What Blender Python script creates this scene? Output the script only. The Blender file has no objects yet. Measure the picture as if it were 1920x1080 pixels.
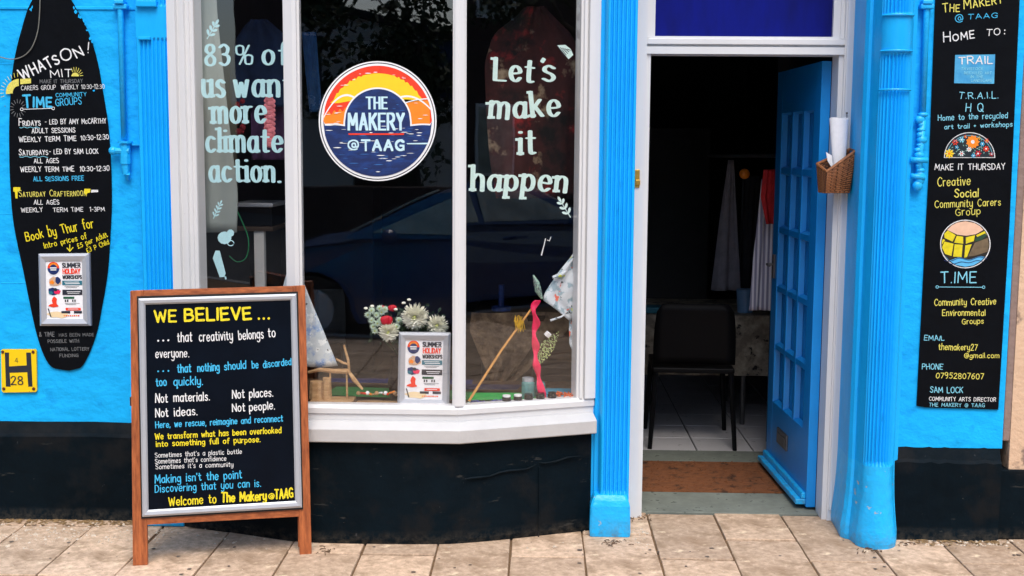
import bpy, bmesh, math, random
from mathutils import Vector, Matrix
from math import sin, cos, pi, radians, sqrt
S = bpy.context.scene
COL = S.collection
random.seed(7)

# ------------------------------------------------------------------ camera, sky, sun, exposure
PITCH, YAW, ROLL, FPX, CAMH = 0.11594, 0.024315, 0.0074438, 2250.0, 1.62
cp_, sp_, cy_, sy_ = cos(PITCH), sin(PITCH), cos(YAW), sin(YAW)
FW = Vector((-sy_*cp_, cy_*cp_, -sp_)); R0 = Vector((cy_, sy_, 0)); U0 = R0.cross(FW)
RT = R0*cos(ROLL) + U0*sin(ROLL); UP = -R0*sin(ROLL) + U0*cos(ROLL)
cd = bpy.data.cameras.new('camera'); cam = bpy.data.objects.new('camera', cd); COL.objects.link(cam)
cd.sensor_width = 36; cd.lens = 36*FPX/1920; cd.clip_end = 600; cd.clip_start = 0.05
M = Matrix((RT, UP, -FW)).transposed().to_4x4(); M.translation = (0, 0, CAMH)
cam.matrix_world = M; S.camera = cam

w = bpy.data.worlds.new("World"); S.world = w; w.use_nodes = True
nt = w.node_tree; bg = nt.nodes['Background']
sky = nt.nodes.new('ShaderNodeTexSky'); sky.sky_type = 'NISHITA'; sky.sun_disc = False
sky.sun_elevation = radians(57); sky.sun_rotation = radians(170)
sky.air_density = 1.0; sky.dust_density = 2.5
nt.links.new(sky.outputs[0], bg.inputs[0]); bg.inputs[1].default_value = 0.15
ld = bpy.data.lights.new('sun', 'SUN'); ld.energy = 1.35; ld.angle = radians(32); ld.color = (1, .94, .85)
sun = bpy.data.objects.new('sun', ld); COL.objects.link(sun)
_e, _a = radians(57), radians(170)
sun.rotation_euler = Vector((sin(_a)*cos(_e), cos(_a)*cos(_e), sin(_e))).to_track_quat('Z', 'Y').to_euler()
S.view_settings.view_transform = 'Standard'; S.view_settings.look = 'None'
S.view_settings.exposure = 0.74; S.view_settings.gamma = 1; S.view_settings.use_curve_mapping = False

# ------------------------------------------------------------------ survey: photo measurements -> places in the world
def ray(px, py): return FW + RT*((px-960)/FPX) - UP*((py-540)/FPX)
def G(px, py, z=0.0):
    d = ray(px, py); return Vector((0, 0, CAMH)) + d*((z-CAMH)/d.z)
def W(px, py, Y):
    d = ray(px, py); return Vector((0, 0, CAMH)) + d*(Y/d.y)
class Plane:
    def __init__(s, o, n):
        s.o = Vector(o); s.n = Vector(n).normalized()
        if s.n.y > 0: s.n = -s.n
    def hit(s, px, py, off=0.0):
        d = ray(px, py); c = Vector((0, 0, CAMH)); o = s.o + s.n*off
        return c + d*((o-c).dot(s.n)/d.dot(s.n))
def yplane(Y): return Plane((0, Y, 0), (0, -1, 0))

# ------------------------------------------------------------------ materials
def lin(r, g, b):
    f = lambda c: (c/255/12.92) if c <= 10 else ((c/255+.055)/1.055)**2.4
    return (f(r), f(g), f(b), 1)
def mat(name, col, rough=.6, var=.12, vscale=6, bump=0., bscale=60, metal=0., stretch=(1, 1, 1), col2=None, obrand=0., spec=.5, detail=5, thr=None, dist=.01):
    m = bpy.data.materials.new(name); m.use_nodes = True; t = m.node_tree; N = t.nodes; L = t.links
    p = N['Principled BSDF']; p.inputs['Roughness'].default_value = rough; p.inputs['Metallic'].default_value = metal
    p.inputs['Specular IOR Level'].default_value = spec
    tc = N.new('ShaderNodeTexCoord'); mp = N.new('ShaderNodeMapping'); mp.inputs['Scale'].default_value = stretch
    L.new(tc.outputs['Object'], mp.inputs[0])
    n = N.new('ShaderNodeTexNoise'); n.inputs['Scale'].default_value = vscale; n.inputs['Detail'].default_value = detail; n.inputs['Roughness'].default_value = .65
    L.new(mp.outputs[0], n.inputs[0])
    r = N.new('ShaderNodeValToRGB'); L.new(n.outputs[0], r.inputs[0])
    a = tuple(c*(1-var) for c in col[:3])+(1,); b = tuple(min(1, c*(1+var)) for c in col[:3])+(1,)
    if col2: a, b = col, col2
    lo, hi = thr if thr else (.3, .7)
    r.color_ramp.elements[0].position = lo; r.color_ramp.elements[0].color = a
    r.color_ramp.elements[1].position = hi; r.color_ramp.elements[1].color = b
    out = r.outputs[0]
    if obrand:
        oi = N.new('ShaderNodeObjectInfo'); mr = N.new('ShaderNodeMapRange'); mr.inputs[3].default_value = 1-obrand; mr.inputs[4].default_value = 1+obrand
        L.new(oi.outputs['Random'], mr.inputs[0]); hs = N.new('ShaderNodeHueSaturation'); L.new(mr.outputs[0], hs.inputs['Value']); L.new(out, hs.inputs['Color']); out = hs.outputs[0]
    L.new(out, p.inputs['Base Color'])
    if bump:
        n2 = N.new('ShaderNodeTexNoise'); n2.inputs['Scale'].default_value = bscale; n2.inputs['Detail'].default_value = 6
        L.new(mp.outputs[0], n2.inputs[0]); bp = N.new('ShaderNodeBump'); bp.inputs['Strength'].default_value = bump; bp.inputs['Distance'].default_value = dist
        L.new(n2.outputs[0], bp.inputs['Height']); L.new(bp.outputs[0], p.inputs['Normal'])
    return m
def specks(m, col, scale=30, thr=.68, width=.02, rough=None, stretch=(1, 1, 1), seed=0.):
    """worn chips / dirt spots with a shape of their own mixed over the base colour"""
    t = m.node_tree; N = t.nodes; L = t.links; p = N['Principled BSDF']
    src = p.inputs['Base Color'].links[0].from_socket
    tc = N.new('ShaderNodeTexCoord'); mp = N.new('ShaderNodeMapping'); mp.inputs['Scale'].default_value = stretch; mp.inputs['Location'].default_value = (seed, seed*2, seed*3)
    n = N.new('ShaderNodeTexNoise'); n.inputs['Scale'].default_value = scale; n.inputs['Detail'].default_value = 6; n.inputs['Roughness'].default_value = .6
    L.new(tc.outputs['Object'], mp.inputs[0]); L.new(mp.outputs[0], n.inputs[0])
    mr = N.new('ShaderNodeMapRange'); mr.inputs[1].default_value = thr; mr.inputs[2].default_value = thr+width; L.new(n.outputs[0], mr.inputs[0])
    mx = N.new('ShaderNodeMix'); mx.data_type = 'RGBA'; L.new(mr.outputs[0], mx.inputs[0]); L.new(src, mx.inputs[6]); mx.inputs[7].default_value = col
    L.new(mx.outputs[2], p.inputs['Base Color']); return m
def grime(m, col, z0, z1, amt=.8, scale=14, dist_=.5):
    """dirt splashed up from the ground: patchy, thinning out between heights z0 and z1 (metres above the object's base)"""
    t = m.node_tree; N = t.nodes; L = t.links; p = N['Principled BSDF']; src = p.inputs['Base Color'].links[0].from_socket
    tc = N.new('ShaderNodeTexCoord'); sx = N.new('ShaderNodeSeparateXYZ'); L.new(tc.outputs['Object'], sx.inputs[0])
    mr = N.new('ShaderNodeMapRange'); mr.inputs[1].default_value = z0; mr.inputs[2].default_value = z1; mr.inputs[3].default_value = amt; mr.inputs[4].default_value = 0; L.new(sx.outputs[2], mr.inputs[0])
    n = N.new('ShaderNodeTexNoise'); n.inputs['Scale'].default_value = scale; n.inputs['Detail'].default_value = 8; n.inputs['Roughness'].default_value = .75; L.new(tc.outputs['Object'], n.inputs[0])
    m2 = N.new('ShaderNodeMapRange'); m2.inputs[1].default_value = .42; m2.inputs[2].default_value = .66; L.new(n.outputs[0], m2.inputs[0])
    mu = N.new('ShaderNodeMath'); mu.operation = 'MULTIPLY'; L.new(mr.outputs[0], mu.inputs[0]); L.new(m2.outputs[0], mu.inputs[1])
    mx = N.new('ShaderNodeMix'); mx.data_type = 'RGBA'; L.new(mu.outputs[0], mx.inputs[0]); L.new(src, mx.inputs[6]); mx.inputs[7].default_value = col; L.new(mx.outputs[2], p.inputs['Base Color']); return m
BLUE = (.006, .44, .94, 1)
M_wall = specks(mat('blue_masonry_paint', BLUE, .65, .07, 3, .75, 12, dist=.018, spec=.2, stretch=(.8, 1, 1)), (.004, .36, .84, 1), 9, .60, .08)
M_wall = specks(M_wall, (.08, .10, .12, 1), 45, .735, .01, seed=3)
M_pil = specks(mat('blue_gloss_paint', (.005, .425, .93, 1), .42, .07, 5, .25, 30, stretch=(1, 1, .5), dist=.006, spec=.3), (.003, .33, .80, 1), 14, .66, .05, stretch=(2, 2, .5))
M_pilbase = specks(mat('blue_chipped_paint', (.006, .45, .93, 1), .4, .08, 6, .6, 24, dist=.012), (.36, .42, .45, 1), 17, .66, .015, seed=2)
M_dpane = mat('door_glass_painted_reflection', (.004, .12, .38, 1), .12, .3, 5, spec=.5)  # dark blue base colour paints in what the door glass mirrors
M_door = specks(mat('blue_door_paint', (.005, .25, .70, 1), .35, .06, 6, .15, 40, dist=.004), (.25, .45, .62, 1), 30, .735, .01, stretch=(1, 1, .4))
M_pipe = mat('blue_pipe_paint', (.006, .46, .93, 1), .45, .08, 20, .5, 70, dist=.005)
M_black = specks(mat('black_plinth_paint', (.002, .0065, .0105, 1), .6, .3, 3, .5, 14, dist=.012, spec=.07), (.045, .05, .055, 1), 35, .71, .02)
specks(M_black, (.008, .010, .012, 1), 5, .52, .12, seed=4); specks(M_black, (.028, .03, .03, 1), 13, .66, .03, stretch=(.5, 1, 3), seed=8); specks(M_black, (.14, .14, .13, 1), 60, .735, .01, seed=2)
grime(M_black, (.10, .085, .065, 1), 0., .06, .6, 30); grime(M_pilbase, (.12, .11, .09, 1), 0., .10, .6, 20)
M_white = specks(mat('white_gloss_paint', (.70, .71, .72, 1), .38, .03, 8, .15, 50, dist=.003, stretch=(1, 1, .3)), (.16, .14, .12, 1), 60, .745, .01)
M_sillw = specks(mat('white_sill_paint', (.53, .53, .53, 1), .5, .05, 8, .25, 40, dist=.004), (.09, .08, .07, 1), 28, .72, .012, stretch=(.5, .5, 2))
M_slab = mat('paving_stone', lin(162, 136, 112), .92, .2, 34, .7, 120, obrand=.2, detail=12, dist=.004, col2=lin(220, 192, 164), thr=(.28, .68))
specks(M_slab, lin(152, 126, 100), 5, .50, .16); specks(M_slab, lin(228, 206, 174), 11, .60, .08, seed=15); specks(M_slab, lin(228, 212, 192), 80, .66, .03, seed=5); specks(M_slab, lin(88, 70, 54), 65, .66, .03, seed=9); specks(M_slab, lin(126, 102, 74), 3.2, .60, .12, seed=31)
M_joint = mat('joint_sand', lin(112, 88, 62), 1, .3, 60, .4, 90)
M_concr = specks(mat('grey_threshold_stone', lin(112, 118, 110), .85, .2, 12, .4, 60, dist=.004), lin(70, 75, 68), 25, .62, .05)
M_coir = mat('coir', lin(128, 78, 44), 1, .3, 60, 1., 300, dist=.01, stretch=(.4, 1, 1)); specks(M_coir, lin(70, 42, 24), 14, .55, .12)
M_tile = specks(mat('pale_floor_tile', lin(206, 204, 206), .45, .06, 10, .1, 60, obrand=.05), lin(110, 108, 108), 20, .63, .08)
M_inner = mat('shade_toned_interior', (.05, .05, .055, 1), .9, .2, 2)  # near-black base colour carries the gloom of the room
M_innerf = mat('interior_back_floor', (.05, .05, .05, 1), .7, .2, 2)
M_sign = mat('black_sign_paint', (.0025, .0035, .0055, 1), .6, .25, 10, .25, 24, dist=.006, spec=.08)
M_board = mat('black_chalk_panel', (.002, .0045, .010, 1), .4, .3, 4, .0, spec=.1)
M_wood = mat('oiled_red_timber', lin(122, 60, 30), .5, .3, 9, .35, 60, stretch=(9, 9, 1.0), dist=.003, col2=lin(196, 112, 62), thr=(.3, .72))
M_woodh = mat('oiled_red_timber_rail', lin(122, 60, 30), .5, .3, 9, .35, 60, stretch=(1.0, 9, 9), dist=.003, col2=lin(196, 112, 62), thr=(.3, .72))
M_alu = mat('satin_silver', (.50, .53, .58, 1), .42, .05, 8, metal=.35)
M_edge = mat('black_rubber', (.006, .006, .006, 1), .6)
M_tW = mat('white_lettering', (.78, .82, .84, 1), .6, .32, 160)
M_tC = mat('cyan_lettering', (.045, .47, .86, 1), .6, .32, 160)
M_tC2 = mat('pale_cyan_lettering', (.22, .62, .82, 1), .6, .32, 160)
M_tY = mat('yellow_lettering', (.86, .66, .012, 1), .6, .32, 160)
M_tY2 = mat('pale_yellow_lettering', (.72, .66, .12, 1), .6, .32, 160)
M_tG = mat('faded_grey_lettering', (.16, .17, .18, 1), .6, .3, 60)
M_vinyl = mat('pale_vinyl', (.50, .80, .84, 1), .5, .06, 30)
M_vinyl2 = mat('pale_vinyl_warm', (.66, .86, .80, 1), .5, .06, 30)
M_ywhite = mat('print_white', (.86, .88, .89, 1), .5, .03, 40)
M_red = mat('print_red', lin(238, 60, 28), .5, .1, 30); M_orange = mat('print_orange', lin(248, 138, 28), .5, .1, 30)
M_yel = mat('print_yellow', lin(250, 208, 28), .5, .04, 30); M_navy = mat('print_navy', lin(14, 38, 92), .5, .3, 14, col2=lin(22, 66, 140), thr=(.45, .75), stretch=(1, 1, 3))
M_ink = mat('print_black', (.015, .02, .035, 1), .5); M_teal = mat('print_teal', lin(30, 110, 130), .5)
M_green = mat('print_green', lin(16, 90, 60), .5); M_skin = mat('print_tan', lin(206, 170, 140), .5, .3, 90)
M_panelblue = mat('royal_blue_film', lin(0, 18, 130), .6, .0, 2, col2=lin(1, 10, 92), stretch=(2, 2, .6), thr=(.35, .65), spec=.15)
M_beige = specks(mat('beige_render', lin(214, 182, 152), .85, .06, 4, .5, 40), lin(140, 118, 104), 7, .6, .06)
M_greyrend = mat('grey_render_edge', lin(140, 120, 112), .9, .12, 8, .5, 40)
M_hyd = specks(mat('yellow_enamel', lin(244, 206, 12), .4, .03, 10), lin(110, 62, 20), 38, .69, .02)
M_rust = mat('rust', lin(96, 44, 20), .9, .4, 60)
M_brass = mat('brass', lin(200, 160, 70), .35, .1, 20, metal=.6)
M_steel = mat('dull_steel', lin(96, 96, 98), .4, .2, 20, metal=.6)
M_wick = mat('wicker', lin(120, 70, 36), .6, .35, 70, .5, 120, dist=.002, col2=lin(172, 112, 66))
M_wickd = mat('wicker_dark', lin(64, 34, 16), .7, .3, 70)
M_paper = mat('white_paper', (.86, .87, .90, 1), .7, .05, 40)
M_bchair = mat('black_plastic', (.004, .004, .005, 1), .5, spec=.15)
M_marble = mat('dark_patterned_oilcloth', lin(120, 110, 96), .6, .3, 11, .3, 12, col2=lin(214, 202, 178), thr=(.42, .78)); specks(M_marble, lin(20, 18, 18), 14, .58, .05)
M_browncl = mat('brown_cloth', lin(84, 66, 50), .8, .3, 9, 1., 12, col2=lin(176, 150, 118), thr=(.4, .8), dist=.03)
M_deck = mat('display_deck', lin(70, 52, 36), .7, .3, 10, stretch=(.5, 6, 1))
M_dwood = mat('driftwood', lin(150, 110, 70), .8, .3, 30, .5, 60, stretch=(.4, 2, 2), col2=lin(206, 170, 124), dist=.003)
M_sail = mat('paint_splashed_cotton', lin(196, 206, 210), .8, .1, 16, .3, 30, col2=lin(110, 150, 205), thr=(.52, .66)); specks(M_sail, lin(226, 232, 232), 26, .55, .05); specks(M_sail, lin(60, 70, 60), 48, .67, .02)
M_kite = mat('printed_white_cloth', lin(206, 214, 220), .8, .08, 10, .3, 20); specks(M_kite, lin(150, 172, 182), 30, .52, .05, seed=11); specks(M_kite, lin(232, 120, 100), 22, .61, .02, seed=1); specks(M_kite, lin(40, 50, 46), 34, .62, .02, seed=4); specks(M_kite, lin(190, 200, 70), 24, .62, .02, seed=7)
M_pink = mat('hot_pink_ribbon', lin(238, 34, 92), .45, .2, 30)
M_gold = mat('gold_thread', lin(200, 160, 40), .6, .3, 60)
M_leaf = mat('dark_leaf', (.02, .05, .02, 1), .6, .4, 20)
M_petal = mat('white_petal', lin(253, 252, 236), .6, .02, 20); M_petalc = mat('lime_petal', lin(205, 214, 120), .6, .08, 20)
M_petalm = mat('mint_petal', lin(226, 242, 226), .6, .05, 20)
M_rose = mat('red_rose', lin(206, 18, 40), .55, .25, 30)
M_foliage = mat('tree_foliage', (.028, .055, .018, 1), .7, .5, 2)
M_bark = mat('bark', (.06, .045, .035, 1), .9, .3, 10)
M_asph = mat('asphalt', (.045, .045, .048, 1), .9, .2, 20, .3, 200)
M_kerb = mat('kerb_granite', (.25, .24, .23, 1), .8, .15, 30)
M_carp = mat('navy_car_paint', (.03, .07, .20, 1), .16, .1, 2, spec=1.0)
M_carg = mat('car_glass', (.36, .42, .37, 1), .08, .5, 3, spec=1.0)  # pale base colour stands in for daylight seen through the glass
M_lamp = mat('headlight_glass', (.85, .87, .9, 1), .15, .4, 40, metal=.3)
M_rub = mat('tyre_rubber', (.012, .012, .012, 1), .85)
M_offw = mat('pale_render', (.80, .80, .78, 1), .8, .08, 3)
M_brick = mat('dark_brick', (.06, .035, .03, 1), .9, .3, 8)
M_roof = mat('dark_roof_edge', (.03, .03, .035, 1), .8)
M_wing = mat('window_blue_glass', (.02, .045, .12, 1), .1, .2, 2)
def glass_mat(name, f0, tint):
    """thin glazing: clear with a mirror-like sheen that grows towards grazing angles (Schlick), the same from both sides"""
    m = bpy.data.materials.new(name); m.use_nodes = True; t = m.node_tree; N = t.nodes; L = t.links
    for n in list(N):
        if n.type == 'BSDF_PRINCIPLED': N.remove(n)
    o = [n for n in N if n.type == 'OUTPUT_MATERIAL'][0]
    tr = N.new('ShaderNodeBsdfTransparent'); tr.inputs[0].default_value = tint
    if not f0: L.new(tr.outputs[0], o.inputs[0]); return m
    gl = N.new('ShaderNodeBsdfGlossy'); gl.inputs['Roughness'].default_value = .01; mx = N.new('ShaderNodeMixShader')
    lw = N.new('ShaderNodeLayerWeight'); lw.inputs[0].default_value = .5; pw = N.new('ShaderNodeMath'); pw.operation = 'POWER'; pw.inputs[1].default_value = 5; L.new(lw.outputs['Facing'], pw.inputs[0])
    ma = N.new('ShaderNodeMath'); ma.operation = 'MULTIPLY_ADD'; ma.inputs[1].default_value = 1-f0; ma.inputs[2].default_value = f0; L.new(pw.outputs[0], ma.inputs[0])
    tc = N.new('ShaderNodeTexCoord'); nz = N.new('ShaderNodeTexNoise'); nz.inputs['Scale'].default_value = 2.0; bp = N.new('ShaderNodeBump'); bp.inputs['Strength'].default_value = .1; bp.inputs['Distance'].default_value = .004
    L.new(tc.outputs['Object'], nz.inputs[0]); L.new(nz.outputs[0], bp.inputs['Height']); L.new(bp.outputs[0], gl.inputs['Normal'])
    L.new(ma.outputs[0], mx.inputs[0]); L.new(tr.outputs[0], mx.inputs[1]); L.new(gl.outputs[0], mx.inputs[2]); L.new(mx.outputs[0], o.inputs[0])
    return m
M_glass = glass_mat('shop_window_glass', .12, (1, 1, 1, 1))
M_clear = glass_mat('clear_back_face', 0, (1, 1, 1, 1))

# ------------------------------------------------------------------ object helpers
WL = {}
def origin_of(bm):
    xs = [v.co for v in bm.verts]
    return Vector(((min(v.x for v in xs)+max(v.x for v in xs))/2, (min(v.y for v in xs)+max(v.y for v in xs))/2, min(v.z for v in xs)))
def thing(name, label, cat, loc, group=None, kind=None):
    o = bpy.data.objects.new(name, None); o.empty_display_size = .05; COL.objects.link(o); o.location = loc
    if label: o['label'] = label
    if cat: o['category'] = cat
    if group: o['group'] = group
    if kind: o['kind'] = kind
    WL[o.name] = Vector(loc); return o
def obj(name, bm, m, parent=None, smooth=False, label=None, kind=None, cat=None, group=None):
    """link a bmesh (world coordinates) as ONE mesh object, its origin at its own base"""
    o0 = origin_of(bm)
    for v in bm.verts: v.co -= o0
    bmesh.ops.recalc_face_normals(bm, faces=bm.faces) if not getattr(m, 'keepn', False) else None
    me = bpy.data.meshes.new(name); bm.to_mesh(me); bm.free()
    for mm in (m if isinstance(m, list) else [m]): me.materials.append(mm)
    if smooth:
        for p in me.polygons: p.use_smooth = True
    o = bpy.data.objects.new(name, me); COL.objects.link(o)
    if parent is not None:
        o.parent = parent; o.location = o0 - WL[parent.name]
    else: o.location = o0
    WL[o.name] = o0
    if label: o['label'] = label
    if cat: o['category'] = cat
    if group: o['group'] = group
    if kind: o['kind'] = kind
    return o
def B(): return bmesh.new()
def face(bm, pts, mi=0):
    f = bm.faces.new([bm.verts.new(p) for p in pts]); f.material_index = mi; return f
def box(bm, x0, x1, y0, y1, z0, z1, bev=0., T=None):
    b = bmesh.new(); r = bmesh.ops.create_cube(b, size=1)
    for v in b.verts: v.co = Vector(((x0+x1)/2+v.co.x*(x1-x0), (y0+y1)/2+v.co.y*(y1-y0), (z0+z1)/2+v.co.z*(z1-z0)))
    if bev: bmesh.ops.bevel(b, geom=b.edges[:], offset=bev, segments=2, affect='EDGES', profile=.5)
    if T: b.transform(T)
    me = bpy.data.meshes.new('t'); b.to_mesh(me); b.free(); bm.from_mesh(me); bpy.data.meshes.remove(me); return bm
def prism(bm, poly, d, z0=None):
    """extrude 3-D polygon by vector d"""
    d = Vector(d); a = [bm.verts.new(p) for p in poly]; b = [bm.verts.new(Vector(p)+d) for p in poly]
    bm.faces.new(a); bm.faces.new(b[::-1]); n = len(a)
    for i in range(n): bm.faces.new((a[i], b[i], b[(i+1) % n], a[(i+1) % n]))
    return bm
def loft(bm, rings, closed=True, cap=True):
    V = [[bm.verts.new(p) for p in r] for r in rings]; n = len(rings[0])
    for i in range(len(V)-1):
        for j in range(n if closed else n-1):
            bm.faces.new((V[i][j], V[i][(j+1) % n], V[i+1][(j+1) % n], V[i+1][j]))
    if cap and closed: bm.faces.new(V[0][::-1]); bm.faces.new(V[-1])
    return bm
def tube(bm, pts, r, n=8, caps=True):
    pts = [Vector(p) for p in pts]; rs = r if isinstance(r, (list, tuple)) else [r]*len(pts); rings = []
    prev = None
    for i, p in enumerate(pts):
        t = (pts[min(i+1, len(pts)-1)]-pts[max(i-1, 0)]).normalized()
        if prev is None: a = t.cross(Vector((0, 0, 1)) if abs(t.z) < .9 else Vector((1, 0, 0))).normalized()
        else: a = (prev - t*prev.dot(t)).normalized()
        prev = a; b = t.cross(a)
        rings.append([p+(a*cos(2*pi*k/n)+b*sin(2*pi*k/n))*rs[i] for k in range(n)])
    return loft(bm, rings, True, caps)
def ball(bm, c, r, sx=1, sy=1, sz=1, u=10, v=7):
    b = bmesh.new(); bmesh.ops.create_uvsphere(b, u_segments=u, v_segments=v, radius=1)
    for q in b.verts: q.co = Vector((c[0]+q.co.x*r*sx, c[1]+q.co.y*r*sy, c[2]+q.co.z*r*sz))
    me = bpy.data.meshes.new('t'); b.to_mesh(me); b.free(); bm.from_mesh(me); bpy.data.meshes.remove(me); return bm
def sheet(bm, rows, th=.005, d=Vector((0, 1, 0))):
    """closed thin cloth from a grid of points"""
    A = [[bm.verts.new(p) for p in r] for r in rows]; C = [[bm.verts.new(Vector(p)+d*th) for p in r] for r in rows]
    nr, nc = len(rows), len(rows[0])
    for i in range(nr-1):
        for j in range(nc-1):
            bm.faces.new((A[i][j], A[i][j+1], A[i+1][j+1], A[i+1][j])); bm.faces.new((C[i][j], C[i+1][j], C[i+1][j+1], C[i][j+1]))
    for i in range(nr-1):
        bm.faces.new((A[i][0], A[i+1][0], C[i+1][0], C[i][0])); bm.faces.new((A[i][-1], C[i][-1], C[i+1][-1], A[i+1][-1]))
    for j in range(nc-1):
        bm.faces.new((A[0][j], C[0][j], C[0][j+1], A[0][j+1])); bm.faces.new((A[-1][j], A[-1][j+1], C[-1][j+1], C[-1][j]))
    return bm
def lerp(tab, v):
    for (a, x), (b, y) in zip(tab, tab[1:]):
        if v <= b: return x + (y-x)*(v-a)/(b-a)
    return tab[-1][1]
def crom(P, sub=4):
    if len(P) < 3: return P
    o = []
    for i in range(len(P)-1):
        p0, p1, p2, p3 = P[max(i-1, 0)], P[i], P[i+1], P[min(i+2, len(P)-1)]
        for k in range(sub):
            t = k/sub
            o.append(tuple(.5*((2*b)+(-a+c)*t+(2*a-5*b+4*c-d)*t*t+(-a+3*b-3*c+d)*t**3) for a, b, c, d in zip(p0, p1, p2, p3)))
    o.append(tuple(P[-1])); return o

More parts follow.
